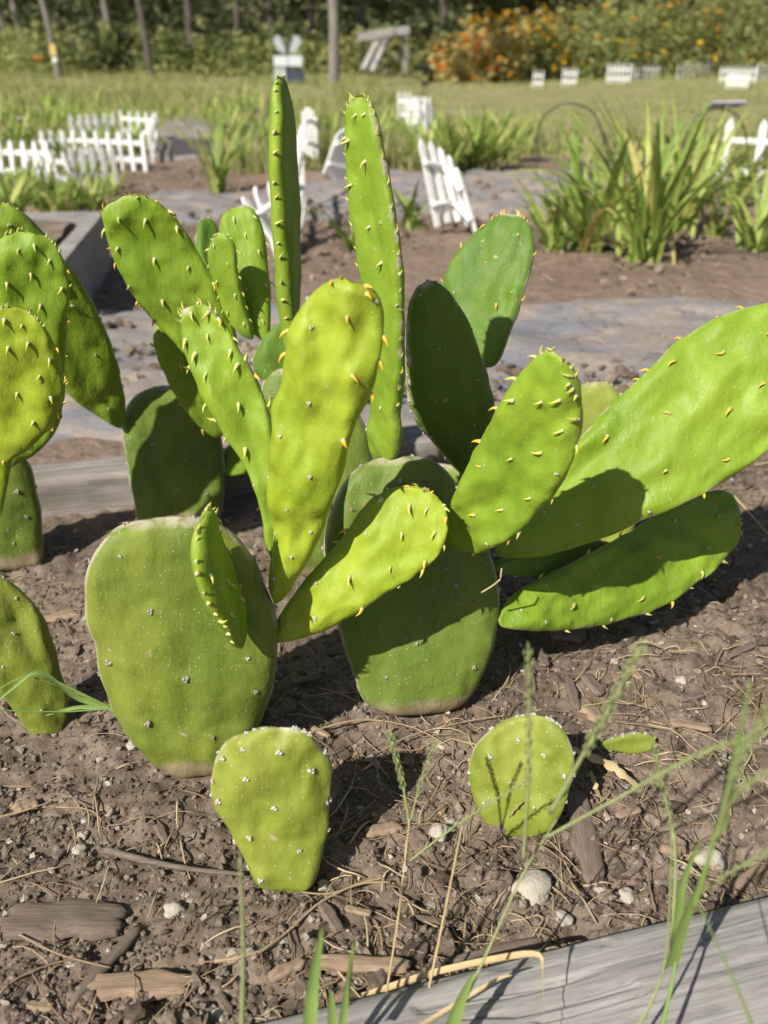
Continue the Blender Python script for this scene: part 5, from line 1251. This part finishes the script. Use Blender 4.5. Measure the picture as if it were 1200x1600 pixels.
def tree(px, ybase, Y, wpx, mat, label, lean=0.0, fork=False, H=9.0, ncrown=900, crown_z=3.4):
    g = at(px, ybase, Y); g = Vector((g.x, Y, GZ - .02)); r = wpx / FPX * Y * .5
    root = empty('tree', g); tag(root, label, 'tree', 'trees along the wood edge')
    top = g + Vector((lean * H, random.uniform(-.3, .3), H)); mb = MB()
    P = spline([g - Vector((0, 0, .15)), g.lerp(top, .12) + Vector((r * .3, 0, 0)), g.lerp(top, .4) + Vector((random.uniform(-.15, .15), 0, 0)), g.lerp(top, .7), top], 22)
    mb.tube(P, [r * (1.35 if i == 0 else 1.0) * (1 - .8 * i / 21) * (1 + .06 * math.sin(i * 2.3)) for i in range(22)], 10)
    mb.build('trunk', mat, root)
    ends = [top]
    for k in range(9 if not fork else 10):
        t = random.uniform(.25, .95) if not (fork and k < 2) else (.16, .2)[k]
        s0 = g.lerp(top, t); a = random.uniform(0, 6.283) if not (fork and k < 2) else (2.9, .1)[k]; l = (1 - t * .6) * random.uniform(1.2, 2.2) * (1.5 if fork and k < 2 else 1)
        e = s0 + Vector((math.cos(a) * l * .7, math.sin(a) * l * .5, l * random.uniform(.5, 1.1)))
        lb = MB(); lb.tube(spline([s0, s0.lerp(e, .5) + Vector((0, 0, -.08 * l)), e], 7), [r * (.55 if not fork or k > 1 else .75) * (1 - t * .6) * (1 - .75 * i / 6) for i in range(7)], 6); ends.append(e); lb.build('limb', mat, root)
    P = []
    for k in range(3 if px > 600 else 0):
        t = random.uniform(.08, .24); s0 = g.lerp(top, t); a = random.uniform(0, 6.283); l = random.uniform(.7, 1.6)
        e = s0 + Vector((math.cos(a) * l, math.sin(a) * l * .6, l * random.uniform(.1, .8)))
        lb = MB(); lb.tube(spline([s0, s0.lerp(e, .5) + Vector((0, 0, .1 * l)), e], 6), [r * .28 * (1 - .8 * i / 5) for i in range(6)], 5); lb.build('limb', mat, root)
        for q in range(3): P.append(np.array(s0.lerp(e, .5 + .25 * q)[:]) + rng.normal(size=(45, 3)) * [.26, .2, .2])
    for e in ends:
        m = ncrown // len(ends); c = np.array(e[:]) + rng.normal(size=3) * .2
        for q in range(5):
            cc = c + rng.normal(size=3) * [.7, .6, .55]; P.append(cc + rng.normal(size=(m // 5, 3)) * [.36, .36, .28])
    quads(np.concatenate(P), .15, M_FOL1, 'crown', root)
tree(521, 137, 16.5, 18, M_BARKPALE, 'thick bare trunk right of the stacked ornament', .0)
tree(92, 122, 21, 11, M_BARKPALE, 'forked pale trunk with a yellow tag at left', -.06, True)
tree(20, 100, 27, 9, M_BARKPALE, 'thin slanting trunk nearest the left edge', -.12)
tree(42, 98, 29, 10, M_BARKPALE, 'slanting trunk right of the thinnest left one', -.10)
tree(175, 106, 26, 11, M_BARKPALE, 'straight pale trunk left of the dark one', 0)
tree(238, 126, 20, 11, M_BARK, 'dark slanting trunk left of centre', -.08)
tree(302, 112, 24, 13, M_BARK, 'grey trunk with leafy twigs at upper left', -.02)
tree(372, 104, 28, 10, M_BARK, 'slender trunk left of the stacked ornament', .02)
tree(425, 98, 31, 13, M_BARK, 'trunk behind the stacked ornament', .0)
tree(486, 100, 30, 11, M_BARK, 'slender trunk just left of the thick one', .01)
tree(560, 98, 32, 13, M_BARK, 'dark trunk left of the wooden frame', .03)
tree(692, 96, 30, 15, M_BARK, 'dark trunk behind the hedge left end', -.02)
tree(745, 92, 34, 12, M_BARK, 'slender trunk behind the amber shrub', .02)
tree(815, 90, 36, 14, M_BARK, 'trunk behind the yellow-crowned shrub', 0)
tree(905, 90, 36, 12, M_BARK, 'trunk behind the middle of the hedge', .03)
tree(975, 90, 34, 16, M_BARK, 'stout dark trunk above the plain green shrub', .0)
tree(1012, 90, 33, 13, M_BARKPALE, 'pale trunk above the orange-topped shrub', .05)
tree(1105, 90, 36, 14, M_BARK, 'trunk behind the tall scattered-blossom shrub', -.02)
tree(1180, 90, 34, 14, M_BARK, 'trunk near the right frame edge', .02)
def wood():
    P = []
    for k in range(420):
        y = random.uniform(31, 52); x = random.uniform(-1, 1) * (y * .62 + 3); z = random.random() ** 1.5 * 9 + .1
        P.append(np.array([x, y, z]) + rng.normal(size=(130, 3)) * [.9, .8, .55])
    P = np.concatenate(P); P = P[P[:, 2] > GZ]
    tag(quads(P, .22, M_FOL1, 'woodland'), 'dark leafy woodland massed behind the trunks', 'woodland', kind='stuff')
    nx, nz = 60, 14; V = []; F = []
    for i in range(nx):
        for j in range(nz):
            x = -70 + 140 * i / (nx - 1); t = j / (nz - 1); V.append((x, 58 + 10 * t + 2 * mnoise.noise(Vector((x * .2, j * .4, 0))), GZ - .2 + 8.5 * t ** .8 + 1.2 * mnoise.noise(Vector((x * .15, j * .5, 4)))))
    for i in range(nx - 1):
        for j in range(nz - 1): F.append((i * nz + j, (i + 1) * nz + j, (i + 1) * nz + j + 1, i * nz + j + 1))
    tag(link('dark_backdrop', mesh('dark_backdrop', V, F, flat_mat('backdrop_gap_dark', (.035, .042, .02), .9, .1, .6, 1.2))), kind='structure')  # added dark backdrop sheet: keeps gaps between trunks dark instead of showing sky
    P = np.c_[rng.uniform(-60, 60, 16000), rng.uniform(57, 66, 16000), np.zeros(16000)]; t = np.clip((P[:, 1] - 58) / 10, 0, 1); P[:, 2] = GZ + 8.5 * t ** .8 + rng.random(16000) * 2.5
    tag(quads(P, .55, M_FOL1, 'far_woodland'), 'far dark woodland rising behind the trees', 'woodland', kind='stuff')
wood()

# garden ornament, timber frame, bucket, tag, lily
def ornament():
    Y = 17.2; s = Y * 1.03 / FPX; b = at(452, 133, Y); g = Vector((b.x, Y, GZ)); root = empty('garden_ornament', g)
    tag(root, 'stacked garden ornament of white panels over a dark box before the trees', 'ornament')
    mk_ = flat_mat('ornament_navy', (.045, .055, .085), .5, .4, .2, 5); wh = flat_mat('ornament_white', (.60, .63, .65), .5, .4, .1, 5); pl = flat_mat('ornament_grey', (.38, .42, .45), .6, .3, .1, 5)
    def z(py): return at(452, py, Y).z
    mb = MB(); mb.tube([g, Vector((g.x, Y + .06, z(60)))], .025, 8); mb.build('post', M_BARK, root)
    mb = MB(); mb.box((g.x + .09, Y, (z(134) + z(108)) / 2), .34, .22, z(108) - z(134)); mb.build('base_box', mk_, root, False)
    mb = MB(); mb.box((g.x - .14, Y - .09, (z(128) + z(106)) / 2), .2, .1, z(106) - z(128)); mb.build('side_panel', pl, root, False)
    for dx in (-.125, .125):
        mb = MB(); mb.box((g.x + dx, Y - .04, (z(103) + z(87)) / 2), .235, .08, z(87) - z(103)); mb.build('panel', wh, root, False)
        h0, h1 = z(84), z(55); c = -.0; V = []; sg = 1 if dx > 0 else -1
        prof = [(.03, h0), (.16, h0 + .04), (.24, (h0 + h1) / 2 + .05), (.21, h1 - .02), (.13, h1), (.06, (h0 + h1) / 2)]
        V = [(g.x + sg * x, Y - .05, zz) for x, zz in prof] + [(g.x + sg * x, Y - .02, zz) for x, zz in prof]
        F = [tuple(range(6)), tuple(range(11, 5, -1))] + [(i, (i + 1) % 6, 6 + (i + 1) % 6, 6 + i) for i in range(6)]
        mb = MB(); mb.add(V, F); mb.build('upright_wing', pl, root, False)
ornament()
def swing():
    Y = 21; root = empty('timber_frame', Vector((at(600, 110, Y).x, Y, GZ))); tag(root, 'weathered timber frame with two pale boards leaning under its beam', 'frame')
    def post(x0, y0, x1, y1, w, nm, mat, dy=0):
        a = at(x0, y0, Y + dy); b = at(x1, y1, Y); d = b - a; L = d.length; mb = MB()
        rot = d.to_track_quat('Z', 'Y').to_matrix(); mb.box((a + b) / 2, w, w * .7, L, rot); mb.build(nm, mat, root, False)
    post(632, 118, 634, 52, .16, 'post', M_TIMBER_BROWN); post(566, 116, 567, 56, .12, 'post', M_TIMBER_BROWN, .8)
    post(559, 58, 640, 46, .22, 'beam', M_TIMBER); post(568, 110, 592, 62, .13, 'board', M_TIMBER, -.5); post(582, 113, 605, 60, .13, 'board', M_TIMBER, -.5)
    post(600, 118, 625, 85, .08, 'brace', M_TIMBER_BROWN, .5)
swing()
def bucket():
    Y = 18.5; c = at(671, 128, Y); g = Vector((c.x, Y, GZ)); root = empty('bucket', g); tag(root, 'small black bucket on the lawn left of the russet shrub', 'bucket')
    m = flat_mat('black_plastic', (.02, .02, .024), .5, .4, .2, 5); mb = MB(); n = 20; prof = [(.001, 0), (.11, 0), (.15, .27), (.16, .28), (.16, .30), (.14, .30), (.10, .02), (.001, .02)]
    V = [(g.x + r * math.cos(2 * math.pi * j / n), g.y + r * math.sin(2 * math.pi * j / n), g.z + h) for r, h in prof for j in range(n)]
    F = [(i * n + j, i * n + (j + 1) % n, (i + 1) * n + (j + 1) % n, (i + 1) * n + j) for i in range(len(prof) - 1) for j in range(n)]
    mb.add(V, F); mb.build('tub', m, root); mb = MB(); mb.tube([g + Vector((.16 * math.cos(t), 0, .3 + .1 * math.sin(t))) for t in [math.pi * k / 12 for k in range(13)]], .006, 5); mb.build('handle', M_WIRE, root)
bucket()
def birdbox():
    Y = 20.6; root = empty('trunk_tag', at(83, 80, Y)); tag(root, 'yellow box and white disc fixed on the forked trunk', 'tag')
    mb = MB(); c = at(83, 78, Y); mb.box(c, .13, .06, .22); mb.build('yellow_box', flat_mat('tag_yellow', (.55, .42, .16), .6, .3, .2, 8), root, False)
    c = at(86, 95, Y); mb = MB(); mb.tube([c, c + Vector((0, .03, 0))], .055, 12); mb.build('white_disc', M_WHITE, root)
birdbox()
def lily():
    Y = 10.5; b = at(60, 100, Y); g = Vector((b.x, Y, GZ)); root = empty('lily_flower', g); tag(root, 'single yellow and orange lily bloom on a tall stalk at far left', 'flower')
    mb = MB(); mb.tube(spline([g, g.lerp(b, .5) + Vector((.01, 0, 0)), b], 8), .006, 5); mb.build('stalk', M_WEED, root)
    for k in range(6):
        a = k * 1.047; d = Vector((math.cos(a), math.sin(a) * .8, 0)); mb = MB()
        pts = [b, b + d * .03 + Vector((0, 0, .04)), b + d * .07 + Vector((0, 0, .07)), b + d * .11 + Vector((0, 0, .075))]
        mb.strip(pts, [.012, .024, .022, .004], d.cross(Vector((0, 0, 1))), .3); mb.build('petal', M_FLOW if k % 2 else flat_mat('petal_coral', (.75, .33, .14), .6, .3, .1, 30), root)
lily()
#BG_END
